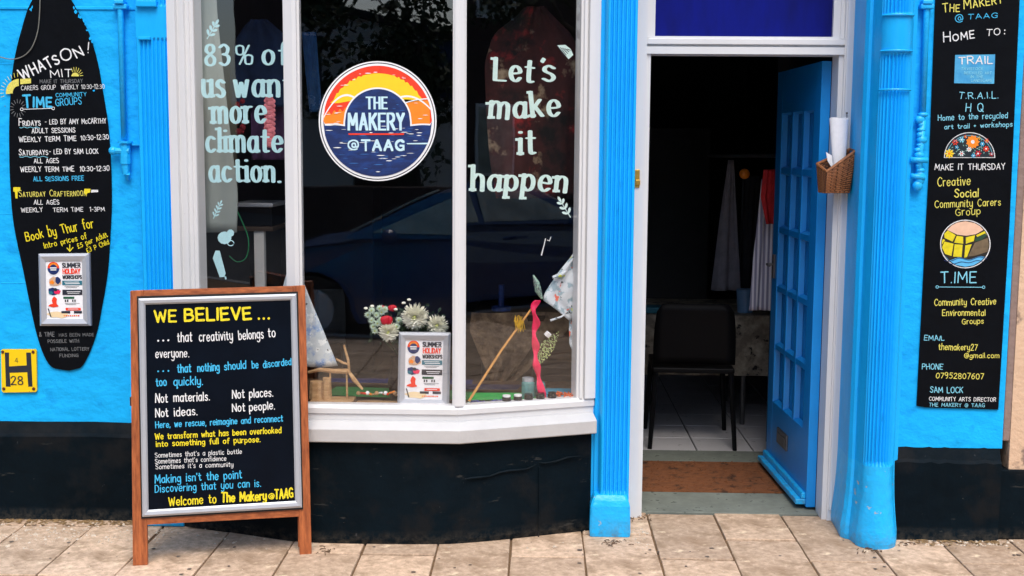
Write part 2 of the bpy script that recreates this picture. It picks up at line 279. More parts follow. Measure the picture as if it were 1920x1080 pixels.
# ------------------------------------------------------------------ stroke lettering (own alphabet; cap height 6, x-height 4)
GL = {}
def _def(src):
    for ln in src.strip().split('\n'):
        ch, adv, body = ln.split(' ', 2); ch = {'SP': ' ', 'BAR': '|', 'SC': ';'}.get(ch, ch)
        ss = []
        if body.strip() != '-':
            for s in body.split(';'):
                s = s.strip(); sm = s[0] == '~'; s = s.lstrip('~')
                pts = [tuple(float(q) for q in p.split(',')) for p in s.split()]
                ss.append(crom(pts, 4) if sm else pts)
        GL[ch] = (float(adv), ss)
_def('''SP 2.6 -
A 4 0,0 2,6 4,0;.8,2 3.2,2
B 3.7 0,0 0,6;~0,6 2.4,5.9 3.2,4.7 2.4,3.4 0,3.3;~0,3.3 2.8,3.1 3.7,1.7 2.8,.2 0,0
C 3.8 ~3.8,5 2.4,6 .7,5 0,3 .7,1 2.4,0 3.8,1
D 3.8 0,0 0,6;~0,6 2.4,5.6 3.8,3 2.4,.4 0,0
E 3.3 3.3,6 0,6 0,0 3.3,0;0,3.1 2.8,3.1
F 3.2 3.3,6 0,6 0,0;0,3.1 2.7,3.1
G 4 ~3.9,5 2.4,6 .7,5 0,3 .7,1 2.4,0 3.9,.9;2.4,2.7 3.9,2.7 3.9,.4
H 3.8 0,0 0,6;3.8,0 3.8,6;0,3.1 3.8,3.1
I 0.2 .1,0 .1,6
J 2.6 ~2.6,6 2.6,1.5 1.4,0 0,1
K 3.6 0,0 0,6;3.5,6 0,2.6;1.2,3.6 3.6,0
L 3.1 0,6 0,0 3.1,0
M 4.8 0,0 .3,6 2.4,1.8 4.5,6 4.8,0
N 3.8 0,0 0,6 3.8,0 3.8,6
O 4.2 ~2.1,6 .5,5.1 0,3 .5,.9 2.1,0 3.7,.9 4.2,3 3.7,5.1 2.1,6
P 3.5 0,0 0,6;~0,6 2.6,5.9 3.5,4.4 2.6,2.9 0,2.8
Q 4.2 ~2.1,6 .5,5.1 0,3 .5,.9 2.1,0 3.7,.9 4.2,3 3.7,5.1 2.1,6;2.6,1.6 4.3,-.4
R 3.7 0,0 0,6;~0,6 2.6,5.9 3.5,4.5 2.6,3.1 0,3;1.6,3 3.7,0
S 3.4 ~3.3,5.1 1.9,6 .4,5.4 .2,4.2 1.8,3.1 3.3,1.9 3,.5 1.5,0 0,.9
T 3.8 0,6 3.8,6;1.9,6 1.9,0
U 3.8 ~0,6 0,1.8 .7,.3 1.9,0 3.1,.3 3.8,1.8 3.8,6
V 3.8 0,6 1.9,0 3.8,6
W 5.4 0,6 1.3,0 2.7,5 4.1,0 5.4,6
X 3.7 0,0 3.7,6;0,6 3.7,0
Y 3.7 0,6 1.85,3 3.7,6;1.85,3 1.85,0
Z 3.5 0,6 3.5,6 0,0 3.5,0
a 3 ~2.9,3.2 1.6,4 .4,3.2 0,1.9 .4,.5 1.4,0 2.5,.7 2.9,2;2.95,4 2.95,0
b 3 0,6.2 0,0;~0,1 1.3,0 2.6,.6 3,2 2.6,3.4 1.4,4 0,3
c 2.7 ~2.7,3.4 1.5,4 .4,3.3 0,2 .4,.6 1.5,0 2.7,.7
d 3 ~2.9,3 1.6,4 .4,3.3 0,2 .4,.6 1.5,0 2.9,1;3,6.2 3,0
e 3 ~.1,2.1 2.9,2.2 2.6,3.5 1.5,4 .4,3.3 0,2 .4,.6 1.6,0 2.8,.8
f 2.1 ~2.4,5.8 1.5,6.2 .9,5.2 .9,3 .9,0;0,3.8 2.1,3.8
g 3 ~2.9,3 1.6,4 .4,3.3 0,2.1 .5,.8 1.5,.4 2.9,1.2;~3,4 3,0 2.6,-1.6 1.4,-2.1 .2,-1.5
h 2.8 0,6.2 0,0;~0,2.6 1,3.9 2.1,3.9 2.8,3 2.8,0
i .2 .1,4 .1,0;.1,5.4 .1,5.6
j 1 ~1,4 1,-1 .6,-2 -.4,-1.8;1,5.4 1,5.6
k 2.8 0,6.2 0,0;2.5,4 0,1.7;.9,2.5 2.8,0
l .2 .1,6.2 .1,0
m 4.8 0,4 0,0;~0,2.8 .9,3.9 1.8,3.9 2.4,3 2.4,0;~2.4,2.8 3.3,3.9 4.2,3.9 4.8,3 4.8,0
n 2.8 0,4 0,0;~0,2.7 1,3.9 2.1,3.9 2.8,3 2.8,0
o 3 ~1.5,4 .4,3.4 0,2 .4,.6 1.5,0 2.6,.6 3,2 2.6,3.4 1.5,4
p 3 0,4 0,-2.2;~0,1 1.3,0 2.6,.6 3,2 2.6,3.4 1.4,4 0,3
q 3 ~2.9,3 1.6,4 .4,3.3 0,2 .4,.6 1.5,0 2.9,1;3,4 3,-2.2 3.6,-1.7
r 2 0,4 0,0;~0,2.5 .8,3.7 2,3.9
s 2.5 ~2.4,3.4 1.3,4 .3,3.4 .5,2.5 1.9,1.8 2.4,.8 1.4,0 .1,.6
t 2.1 ~.9,5.6 .9,1.2 1.3,.1 2.2,.3;0,3.9 2.1,3.9
u 2.8 ~0,4 0,1.2 .7,.1 1.8,.1 2.8,1.2;2.8,4 2.8,0
v 2.7 0,4 1.35,0 2.7,4
w 4 0,4 1,0 2,3.4 3,0 4,4
x 2.6 0,0 2.6,4;0,4 2.6,0
y 2.8 ~0,4 0,1.5 .7,.3 1.8,.3 2.8,1.3;~2.8,4 2.8,0 2.4,-1.6 1.3,-2.1 .1,-1.6
z 2.5 0,4 2.5,4 0,0 2.5,0
0 3.4 ~1.7,6 .4,5 0,3 .4,1 1.7,0 3,1 3.4,3 3,5 1.7,6
1 1.4 0,4.8 1.2,6 1.2,0
2 3.2 ~.1,4.8 1.2,6 2.6,5.8 3,4.4 1.6,2 0,0;0,0 3.3,0
3 3.1 ~.1,5.3 1.5,6 2.9,5 2.5,3.5 1.2,3.2;~1.2,3.2 2.9,2.6 3,1 1.6,0 0,.7
4 3.3 2.4,0 2.4,6 0,1.8 3.3,1.8
5 3.1 2.9,6 .5,6 .3,3.5;~.3,3.5 1.8,3.8 3.1,2 1.8,.1 0,.6
6 3.2 ~2.7,5.9 1,4.8 0,2 .8,.2 2.2,.1 3.2,1.7 2,3.4 .3,2.4
7 3.1 0,6 3.1,6 1,0
8 3.3 ~1.7,3.2 .3,4.2 .6,5.6 1.7,6 2.8,5.6 3,4.2 1.7,3.2 .2,2 .4,.5 1.7,0 3,.5 3.2,2 1.7,3.2
9 3.2 ~2.9,4 1.2,2.8 0,4.3 1,5.9 2.6,5.5 3.1,4 2.4,1 1.2,0
. .4 .2,0 .2,.15
, .4 .3,.3 0,-.9
' .4 .2,6 .1,4.9
! .4 .3,6 .2,1.8;.2,.15 .2,0
: .4 .2,3.6 .2,3.4;.2,.7 .2,.5
- 1.8 0,2.8 1.8,2.8
+ 2 0,2.8 2,2.8;1,1.8 1,3.8
& 3.6 ~3.6,0 .8,4.4 1.2,6 2.3,5.4 2,3.8 .2,1.8 .8,0 2.4,.4 3.5,2.2
% 5 ~1.1,6 .1,5.6 0,4.4 .3,3.3 1.1,3 2,3.3 2.2,4.4 2.1,5.6 1.1,6;~3.9,3 2.9,2.6 2.8,1.5 3,.3 3.9,0 4.8,.3 5,1.5 4.9,2.6 3.9,3;3.9,6 1.1,0
@ 5 ~3.7,2 2.9,1.3 2,2 1.9,3.2 2.7,4.1 3.5,3.6 3.7,2 4.5,1.4 5,3 4.4,5.2 2.6,6 .7,5 0,2.8 .8,.7 2.6,-.2 4.3,.3
£ 3.4 ~3.2,5 2.2,6 1,5.2 1,3 .8,1 0,0;0,0 3.3,0;0,2.9 2.4,2.9
• 1.6 .6,2 .8,2.1 .7,1.9''')
def hull(P):
    P = sorted(set((round(a, 7), round(b, 7)) for a, b in P))
    def half(Q):
        h = []
        for p in Q:
            while len(h) > 1 and (h[-1][0]-h[-2][0])*(p[1]-h[-2][1])-(h[-1][1]-h[-2][1])*(p[0]-h[-2][0]) <= 0: h.pop()
            h.append(p)
        return h[:-1]
    return half(P)+half(P[::-1])
_zc = [0]
def zoff():
    _zc[0] = (_zc[0]+1) % 23; return _zc[0]*0.000022
def strokes(bm, polys, nib, to3, n):
    """lay a pen nib (list of 2-D points) along 2-D polylines; to3 maps to the surface, n is its normal"""
    for P in polys:
        if len(P) == 1: P = [P[0], P[0]]
        for a, b in zip(P, P[1:]):
            h = hull([(a[0]+x, a[1]+y) for x, y in nib]+[(b[0]+x, b[1]+y) for x, y in nib])
            z = n*zoff()
            if len(h) > 2: bm.faces.new([bm.verts.new(to3(x, y)+z) for x, y in h])
def ell(rx, ry, k=8): return [(rx*cos(2*pi*i/k+.2), ry*sin(2*pi*i/k+.2)) for i in range(k)]
def rectn(rx, ry): return [(-rx, -ry), (rx, -ry), (rx, ry), (-rx, ry)]
def write(txt, pl, a, b, h, m, parent, nib=(.36, .36), sp=1.55, jit=.04, rect=False, slant=0., small=None, off=.0008, name='lettering', serif=False):
    """text along the photographed baseline a->b (both on plane pl), capitals h photo-pixels tall"""
    A = pl.hit(*a, off); Bp = pl.hit(*b, off); ux = (Bp-A); Wd = ux.length; ux.normalize(); vy = pl.n.cross(ux); 
    if vy.z < 0: vy = -vy
    k = (pl.hit(a[0], a[1]-h)-pl.hit(*a)).length/6.0
    jit *= 1.35; sc = 1.0; adv = []
    for c in txt:
        s = 1.0
        if small and c.islower(): s = small; g = GL[c.upper()]
        else: g = GL.get(c, GL[' '])
        adv.append((g, s))
    tot = sum(g[0]*s+sp for g, s in adv)-sp; kx = Wd/tot
    bm = B(); x = 0.
    for g, s in adv:
        r = random.gauss(0, jit); sy = 1+random.gauss(0, jit*.8); dy = random.gauss(0, jit*2.2)
        cr, sr = cos(r), sin(r)
        ps = []
        for st in g[1]:
            q = []
            for px, py in st:
                X = px*s; Y = py*s*sy; cx = g[0]*s/2
                X, Y = cx+(X-cx)*cr-(Y-2)*sr, 2+(X-cx)*sr+(Y-2)*cr
                q.append(((x+X+Y*slant)*kx, (Y+dy)*k))
            ps.append(q)
        nb = (rectn if rect else ell)(nib[0]*k*(.85+.15*s)*(1 if rect else .84), nib[1]*k*(1 if rect else .84))
        strokes(bm, ps, nb, lambda X, Y: A+ux*X+vy*Y, pl.n)
        if serif:
            for st in g[1]:
                for e, f in ((st[0], st[1]), (st[-1], st[-2])):
                    if abs(e[0]-f[0]) < .05*abs(e[1]-f[1]) + .01 and len(st) < 4 and abs(e[1]-f[1]) > 1:
                        w_ = nib[0]*1.25/ (kx/k); sg = 1 if e[1] < f[1] else -1
                        pts = [((x+e[0]-(w_ if not (sg < 0) else w_*1.35))*kx, (e[1]*sy+dy+.28*sg)*k), ((x+e[0]+(w_ if sg > 0 else .3))*kx, (e[1]*sy+dy+.28*sg)*k)]
                        strokes(bm, [pts], rectn(.05*k, .34*k), lambda X, Y: A+ux*X+vy*Y, pl.n)
        x += g[0]*s+sp
    return obj(name, bm, m, parent)
def paint(polys, pl, m, parent, name, off=.001, wpx=1.5):
    """freehand painted line, photo-pixel polylines on a plane"""
    bm = B(); a = pl.hit(*polys[0][0]); b = pl.hit(polys[0][0][0]+1, polys[0][0][1]); k = (b-a).length
    n = pl.n; ux = (b-a).normalized(); vy = n.cross(ux); vy = vy if vy.z > 0 else -vy
    for P in polys:
        q = [((pl.hit(*p)-a).dot(ux), (pl.hit(*p)-a).dot(vy)) for p in P]
        strokes(bm, [q], ell(wpx*k/2, wpx*k/2, 8), lambda X, Y: a+ux*X+vy*Y+n*off, n)
    return obj(name, bm, m, parent)
def patch(pts, pl, m, parent, name, off=.0006, th=0., kind=None, label=None):
    bm = B(); P = [pl.hit(*p, off) for p in pts]
    if th: prism(bm, P, -pl.n*th)
    else: face(bm, P)
    return obj(name, bm, m, parent, kind=kind, label=label)
def circ(cx, cy, rx, ry, a0=0, a1=360, n=40):
    return [(cx+rx*cos(radians(a0+(a1-a0)*i/n)), cy-ry*sin(radians(a0+(a1-a0)*i/n))) for i in range(n+(0 if abs(a1-a0) >= 360 else 1))]

# ================================================================== THE SETTING
# ---- pavement of staggered slabs, kerb, road
bm = B(); box(bm, -14, 14, -.62, 5.6, -.20, -.009)
pave = obj('pavement', bm, M_joint, kind='structure', label='sandy paved footway in front of the blue shop', cat='pavement')
bm = B(); box(bm, -.1455, .1455, -.2925, .2925, -.03, 0, .004)
slab_me = bpy.data.meshes.new('paving_slab'); bm.to_mesh(slab_me); bm.free(); slab_me.materials.append(M_slab)
bm = B(); box(bm, -.1455, .1455, -.1455, .1455, -.03, 0, .004)
slab_me2 = bpy.data.meshes.new('paving_slab_half'); bm.to_mesh(slab_me2); bm.free(); slab_me2.materials.append(M_slab)
rs = random.Random(3); PW = WL['pavement']
for i in range(-12, 12):
    x = .185+.2985*i+.149; odd = (i % 2 == 0)
    off = 0 if i in (-4, -3, -1, 1, 3) else .3
    if i == 2: off = .25
    if x > 0 and i > 3: off = .0 if i % 2 else .3
    j = 0; y = 4.64+off+.3
    if i in (-2, -4, -3): pass
    while y > -.3 and j < 10:
        o = bpy.data.objects.new('paving_slab', slab_me); COL.objects.link(o); o.parent = pave
        o.location = Vector((x, y, rs.uniform(-.0015, .0015)+.0))-PW; o.rotation_euler = (rs.uniform(-.004, .004), rs.uniform(-.004, .004), rs.uniform(-.012, .012)); y -= .6; j += 1
bm = B(); box(bm, -14, 14, -.76, -.625, -.28, 0, .012)
obj('kerb', bm, M_kerb, kind='structure', label='granite kerb along the road edge', cat='kerb')
bm = B(); box(bm, -60, 60, -40, -.765, -.35, -.13)
obj('road', bm, M_asph, kind='structure', label='dark asphalt road beyond the kerb', cat='road')
bm = B(); box(bm, -60, 60, -90, 60, -.60, -.36)
obj('ground', bm, M_asph, kind='structure', label='dark ground around the street', cat='ground')

# ---- shop interior (open room behind the facade)
Z2 = 2.62
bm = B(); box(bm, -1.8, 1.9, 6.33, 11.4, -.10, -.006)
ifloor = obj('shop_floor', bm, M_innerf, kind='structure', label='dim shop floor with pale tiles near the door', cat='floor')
bm = B(); box(bm, -.1485, .1485, -.1485, .1485, -.01, .004, .002)
tile_me = bpy.data.meshes.new('floor_tile'); bm.to_mesh(tile_me); bm.free(); tile_me.materials.append(M_tile)
for i in range(-2, 4):
    for j in range(9):
        o = bpy.data.objects.new('floor_tile', tile_me); COL.objects.link(o); o.parent = ifloor
        o.location = Vector((.60+.305*i+.10, 6.50+.305*j, 0))-WL['shop_floor']
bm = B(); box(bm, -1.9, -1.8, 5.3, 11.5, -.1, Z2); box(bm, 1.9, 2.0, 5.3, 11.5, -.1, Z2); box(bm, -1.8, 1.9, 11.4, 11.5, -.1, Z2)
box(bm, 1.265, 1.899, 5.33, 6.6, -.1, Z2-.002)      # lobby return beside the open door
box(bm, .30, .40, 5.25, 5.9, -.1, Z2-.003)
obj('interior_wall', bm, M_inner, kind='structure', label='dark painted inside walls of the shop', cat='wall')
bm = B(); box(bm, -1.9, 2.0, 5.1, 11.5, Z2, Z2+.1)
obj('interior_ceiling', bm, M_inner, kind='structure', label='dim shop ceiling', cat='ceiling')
bm = B(); box(bm, -2.5, .30, 5.46, 5.5, -.1, .50)   # display back board below the deck
box(bm, -1.75, .29, 4.99, 5.459, .515, .552)
dk = obj('display_deck', bm, M_deck, kind='structure', label='low timber display deck inside the bay window', cat='shelf')

# ================================================================== THE SHOP BUILDING
shop = thing('shop_building', 'bright blue shopfront with white bay window, fluted pilasters and open blue door', 'building', (0, 5.2, 0))
# walls + plinths
ZL, ZR = .425, .387
def plinth(x0, x1, Yf, Yw, zt, par, drop=.045):
    bm = B(); prof = [(Yw+.16, 0), (Yf-.008, 0), (Yf, .05), (Yf, zt-drop-.012), (Yf+.012, zt-drop), (Yw-.003, zt), (Yw+.16, zt)]
    n = 14; rings = []
    for i in range(n+1):
        x = x0+(x1-x0)*i/n; wv = random.uniform(-.002, .002)
        rings.append([Vector((x, y+(wv if y < Yw else 0), z+(wv*2 if z > .06 else 0))) for y, z in prof])
    loft(bm, rings); return obj('plinth', bm, M_black, par)
bm = B(); box(bm, -5.5, -1.672, 5.06, 5.4, ZL, 2.9); wallL = obj('wall', bm, M_wall, shop, label='blue wall left of the bay window')
plinth(-5.5, -1.66, 5.02, 5.06, ZL, wallL)
bm = B(); box(bm, 1.50, 1.935, 4.96, 5.4, ZR, 2.9); wallR = obj('wall', bm, M_wall, shop, label='blue wall right of the door')
plinth(1.47, 1.925, 4.925, 4.96, ZR, wallR)
bm = B(); box(bm, -5.5, 1.935, 4.90, 5.45, 2.9, 3.35); box(bm, -5.5, 1.935, 4.78, 5.45, 3.35, 3.42)
obj('fascia', bm, M_pil, shop)
bm = B(); box(bm, -5.5, 1.935, 5.1, 5.5, 3.42, 7.5); obj('wall', bm, M_wall, shop, label='blue upper storey wall')
# pilasters
def plan_flutes(x0, x1, Y, Yb, n, dep, marg):
    P = [(x0, Yb), (x0, Y+.004), (x0+.004, Y)]; a = x0+marg; b = x1-marg; wd = (b-a)/n
    for i in range(n):
        s = a+wd*i; P.append((s+wd*.14, Y))
        for k in range(1, 5): t = k/5; P.append((s+wd*(.14+.72*t), Y+dep*sin(pi*t)))
        P.append((s+wd*.86, Y))
    return P+[(x1-.004, Y), (x1, Y+.004), (x1, Yb)]
def flat(P, Y, dep): return [(x, min(y, Y) if y < Y+dep*1.2 else y) for x, y in P]
def pil(x0, x1, Y, Yb, n, zb, breaks, label, dep=.009, marg=.014, fx=None):
    dep *= 1.1; P = plan_flutes(x0, x1, Y, Yb, n, dep, marg); Fl = flat(P, Y, dep); bm = B()
    rings = [[Vector((x, y, zb)) for x, y in Fl]]; rings.append([Vector((x, y, zb+.015)) for x, y in Fl]); 
    z = zb+.03
    for b0, b1 in breaks:
        rings += [[Vector((x, y, z)) for x, y in P], [Vector((x, y, b0-.012)) for x, y in P], [Vector((x, y, b0)) for x, y in Fl], [Vector((x, y, b1)) for x, y in Fl]]; z = b1+.012
    rings += [[Vector((x, y, z)) for x, y in P], [Vector((x, y, 2.9)) for x, y in P]]
    loft(bm, rings)
    return obj('pilaster', bm, M_pil, shop, label=label)
zt = lambda px, py, Y: W(px, py, Y).z
p1 = pil(-1.672, -1.525, 4.97, 5.3, 7, .09, [(zt(285, 70, 4.97), zt(285, 12, 4.97))], 'fluted blue pilaster left of the bay window')
bm = B(); box(bm, -1.69, -1.515, 4.945, 5.29, 0, .09, .006); obj('pilaster_base', bm, M_pilbase, p1)
bm = B(); zz = zt(285, 72, 4.97); box(bm, -1.66, -1.61, 4.958, 4.99, zz-.006, zz+.006, .002); obj('pilaster_band', bm, M_pil, p1)
bm = B(); zz = zt(285, 8, 4.97); box(bm, -1.665, -1.58, 4.95, 4.99, zz-.012, zz+.014, .004); obj('pilaster_band', bm, M_pil, p1)
xa, xb = W(1114, 500, 4.95).x, W(1187, 500, 4.93).x
# centre pilaster: shaded return on its left + fluted face
Pc = [(xa, 5.3), (xa, 4.985), (xa+.012, 4.985), (xa+.014, 4.972), (xa+.03, 4.972), (xa+.034, 4.945)]+[p for p in plan_flutes(xa+.04, xb, 4.925, 5.3, 6, .0118, .008)][1:]
Pcf = [(x, y if y > 4.9255+.013 or x < xa+.04 else 4.925) for x, y in Pc]
bm = B(); loft(bm, [[Vector((x, y, z)) for x, y in q] for q, z in ((Pcf, .13), (Pcf, .165), (Pc, .19), (Pc, 2.9))])
p2 = obj('pilaster', bm, M_pil, shop, label='fluted blue pilaster between bay window and door')
bm = B(); r = []
for z, o in ((0, .006), (.02, .008), (.13, .005), (.155, -.002), (.175, -.012)):
    x0, x1 = xa+.004-o, xb+o; y = 4.905-o; r.append([Vector(q) for q in ((x0, 5.28, z), (x0, y+.006, z), (x0+.008, y, z), (x1-.008, y, z), (x1, y+.006, z), (x1, 5.28, z))])
loft(bm, r); obj('pilaster_base', bm, M_pilbase, p2)
# right column
def colplan(g, fl=True, dep=.0125):
    q = []
    x0 = 1.303-g*.55; 
    q += [(x0+.006, 5.30), (x0, 5.10), (1.296-g*.7, 4.955-g*.2), (1.306-g*.6, 4.935-g*.3), (1.318-g*.5, 4.932-g*.45), (1.322-g*.4, 4.90-g*.7), (1.330-g*.35, 4.865-g*.8)]
    n = 11; pts = []
    for i in range(n):
        for k in range(5):
            t = (i+k/5)/n; ang = radians(168-156*t); d = dep*sin(pi*min(1, max(0, (k/5-.1)/.8))) if fl else 0
            R = .062+g*.75-d; pts.append((1.392+g*.08+R*cos(ang), 4.866+g*.05-R*sin(ang)*.95-0))
    q += pts
    q += [(1.462+g*.55, 4.868-g*.3), (1.464+g*.6, 4.895-g*.2), (1.474+g*.6, 4.90-g*.1), (1.478+g*.5, 4.93), (1.496+g*.4, 4.935), (1.502+g*.3, 5.0), (1.502, 5.30)]
    return q
zf0, zf1 = zt(1660, 95, 4.82), zt(1660, 28, 4.82)
zbase = .30
bm = B(); R_ = []
for z, g, fl in ((0, .030, 0), (.02, .034, 0), (.05, .033, 0), (.09, .025, 0), (.14, .016, 0), (.19, .009, 0), (.25, .004, 0), (zbase, .001, 0), (zbase+.04, 0, 0), (zbase+.06, 0, 1), (zf0-.02, 0, 1), (zf0-.008, 0, 0), (zf1, 0, 0), (zf1+.012, 0, 1), (2.9, 0, 1)):
    R_.append([Vector((x, y, z)) for x, y in colplan(g, bool(fl))])
cut = 8
bm = B(); loft(bm, R_[cut:]); p3 = obj('pilaster', bm, M_pil, shop, smooth=False, label='wide fluted blue column right of the door')
bm = B(); loft(bm, R_[:cut+1]); obj('pilaster_base', bm, M_pilbase, p3)
for zz in (zf0, zf1, zt(1660, 168, 4.82)):
    bm = B(); tube(bm, [(1.392+.066*cos(radians(a)), 4.866-.066*sin(radians(a)), zz) for a in range(160, 24, -12)], .0045, 6); obj('pilaster_band', bm, M_pil, p3)

# ---- bay window
PL = [(-1.56, 5.0), (-.982, 4.785), (-.333, 4.785), (.195, 4.985)]
def sweep(bm, plan, prof, ends=None):
    P = [Vector((x, y, 0)) for x, y in plan]; rings = []
    for i, p in enumerate(P):
        d0 = (P[i]-P[i-1]).normalized() if i else (P[1]-P[0]).normalized(); d1 = (P[i+1]-P[i]).normalized() if i < len(P)-1 else d0
        n0 = Vector((d0.y, -d0.x, 0)); n1 = Vector((d1.y, -d1.x, 0)); m = (n0+n1).normalized(); m = m/ m.dot(n0)
        rings.append([p+m*o+Vector((0, 0, z)) for o, z in prof])
    loft(bm, rings); return bm
PLe = PL[:3]+[(.222, 4.995)]
bm = B(); sweep(bm, PLe, [(-.04, .500), (.012, .500), (.012, .541), (.020, .545), (.022, .566), (.012, .579), (-.04, .579)])
bayw = obj('bay_window', bm, M_white, shop, label='white canted bay window with three tall panes')
PLs = [(-1.60, 5.015), (-.982, 4.785), (-.333, 4.785), (.216, 4.995)]
bm = B(); sweep(bm, PLs, [(-.04, .434), (.060, .434), (.064, .438), (.066, .488), (.060, .4935), (.030, .512), (.016, .516), (.014, .499), (-.04, .499)])
obj('sill', bm, M_sillw, bayw)
bm = B(); sweep(bm, PL, [(-.04, 2.55), (.03, 2.55), (.03, 2.6), (.07, 2.65), (.07, 2.9), (-.25, 2.9), (-.25, 2.6)]); obj('window_head', bm, M_white, bayw)
# plinth under the bay, soft curved corners
cp = crom([(-1.62, 4.985), (-1.3, 4.875), (-1.0, 4.772), (-.82, 4.757), (-.6, 4.756), (-.40, 4.768), (-.22, 4.812), (0, 4.895), (.22, 4.978)], 5)
bm = B(); rings = []
for z, o in ((0, .004), (.02, .0), (.20, -.001), (.435, .004)):
    rings.append([Vector((x, y+o+random.uniform(-.0008, .0008), z)) for x, y in cp]+[Vector((.22, 5.24, z)), Vector((-1.62, 5.24, z))])
loft(bm, rings)
for a, b, dz in ((0, .6, 0), (.62, 1, .012)):      # old crack in the render of the right flank
    pts = [(-.315+(.505)*t, 4.774+.186*t-.005, .272+.055*t+dz*.6+.004*sin(t*23)) for t in [a+(b-a)*k/8 for k in range(9)]]
    q_ = random.Random(int(a*10)); pts = [(x, y-.001+q_.uniform(-.001, .002), z+q_.uniform(-.004, .004)) for x, y, z in pts]; tube(bm, pts, [.001]+[q_.uniform(.002, .006) for _ in range(7)]+[.001], 5)
tube(bm, [(.0, 4.887, .0), (.002, 4.889, .12), (.0, 4.8885, .3)], .003, 6)
obj('window_plinth', bm, M_black, bayw, smooth=False)
def post(C, d0, d1, wA, wB, layers, name='mullion'):
    bm = B(); C = Vector((C[0], C[1], 0)); d0 = Vector((d0[0], d0[1], 0)).normalized(); d1 = Vector((d1[0], d1[1], 0)).normalized()
    n0 = Vector((d0.y, -d0.x, 0)); n1 = Vector((d1.y, -d1.x, 0)); m = (n0+n1).normalized(); m = m/m.dot(n0)
    for k, (a, b, o) in enumerate(layers):
        poly = [C-d0*a-n0*.03, C-d0*a+n0*o, C+m*o, C+d1*b+n1*o, C+d1*b-n1*.03, C-m*(.03+k*.004)]
        loft(bm, [[p+Vector((0, 0, z)) for p in poly] for z in (.5795-.0002*k, 2.5495+.0001*k)])
    return obj(name, bm, M_white, bayw)
dL = (PL[1][0]-PL[0][0], PL[1][1]-PL[0][1]); dC = (1, 0); dR = (PL[3][0]-PL[2][0], PL[3][1]-PL[2][1])
post(PL[1], dL, dC, .046, .022, [(.046, .022, .008), (.034, .012, .024)])
post(PL[2], dC, dR, .022, .030, [(.022, .030, .008), (.012, .018, .022)])
def frame_post(p, d, spans, name='mullion'):
    bm = B(); d = Vector((d[0], d[1], 0)).normalized(); n = Vector((d.y, -d.x, 0)); p = Vector((p[0], p[1], 0))
    for k, (a, b, o) in enumerate(spans):
        poly = [p+d*a-n*.05, p+d*a+n*o, p+d*b+n*o, p+d*b-n*.05]
        loft(bm, [[q+Vector((0, 0, z)) for q in poly] for z in (.5793-.0002*k, 2.5492+.0001*k)])
    return obj(name, bm, M_white, bayw)
frame_post(PL[0], dL, [(.034, .0745, .034), (.0745, .092, .018), (.092, .112, .027), (.112, .128, .014), (.128, .144, .006)])
Ld = sqrt(dR[0]**2+dR[1]**2)
frame_post(PL[2], dR, [(Ld-.048, Ld-.038, .008), (Ld-.038, Ld-.026, .022), (Ld-.026, Ld-.018, .010), (Ld-.018, Ld+.029, .030)])
def pane(a, b, t0, t1):
    a = Vector((a[0], a[1], 0)); b = Vector((b[0], b[1], 0)); d = (b-a).normalized(); n = Vector((d.y, -d.x, 0)); p, q = a+d*t0, b-d*t1
    bm = B(); bk = 0.004
    v = [bm.verts.new(x) for x in (p+Vector((0, 0, .57)), q+Vector((0, 0, .57)), q+Vector((0, 0, 2.56)), p+Vector((0, 0, 2.56)))]
    u = [bm.verts.new(x.co-n*bk) for x in v]
    bm.faces.new(v).material_index = 0; bm.faces.new(u[::-1]).material_index = 1
    for i in range(4): bm.faces.new((v[i], u[i], u[(i+1) % 4], v[(i+1) % 4])).material_index = 1
    return obj('window_pane', bm, [M_glass, M_clear], bayw)
pane(PL[0], PL[1], .12, .02); pane(PL[1], PL[2], .01, .01); pane(PL[2], PL[3], .01, .02)
def cant(a, b): d = Vector((b[0]-a[0], b[1]-a[1], 0)).normalized(); return Plane((a[0], a[1], 0), (d.y, -d.x, 0))
GLp, GCp, GRp = cant(PL[0], PL[1]), cant(PL[1], PL[2]), cant(PL[2], PL[3])

# ---- door frame, fanlight, threshold
XL, XR = W(1211, 500, 5.22).x, W(1562, 300, 5.22).x
xo0, xo1 = .385, 1.302
bm = B()
box(bm, xo0-.02, XL-.018, 5.17, 5.30, 0, 2.9); box(bm, XL-.018, XL, 5.185, 5.30, 0, 2.032)
box(bm, XR, XR+.02, 5.185, 5.30, 0, 2.032); box(bm, XR+.02, xo1+.01, 5.17, 5.30, 0, 2.9); box(bm, XR+.026, XR+.036, 5.160, 5.17, 0.05, 2.899)
dfr = obj('door_frame', bm, M_white, shop, label='white door frame with blue fanlight above')
bm = B(); z0, z1 = zt(1390, 102, 5.19), zt(1390, 72, 5.2)
box(bm, XL-.018, XR+.02, 5.175, 5.30, z0, z0+.030); box(bm, XL-.018, XR+.02, 5.19, 5.298, z0+.030, z0+.040); box(bm, XL-.018, XR+.02, 5.172, 5.30, z0+.040, z1-.004, .002); box(bm, XL-.018, XR+.02, 5.20, 5.296, z1-.004, z1+.008)
box(bm, XL-.018, XL+.017, 5.20, 5.299, z1+.008, 2.9); box(bm, XR-.025, XR+.02, 5.20, 5.299, z1+.008, 2.9); box(bm, XL-.0178, XL-.006, 5.19, 5.20, z1, 2.9); box(bm, XR+.004, XR+.0198, 5.19, 5.20, z1, 2.9)
obj('transom', bm, M_white, dfr)
bm = B(); box(bm, XL+.017, XR-.025, 5.222, 5.226, z1+.008, 2.9); obj('fanlight', bm, M_panelblue, dfr)
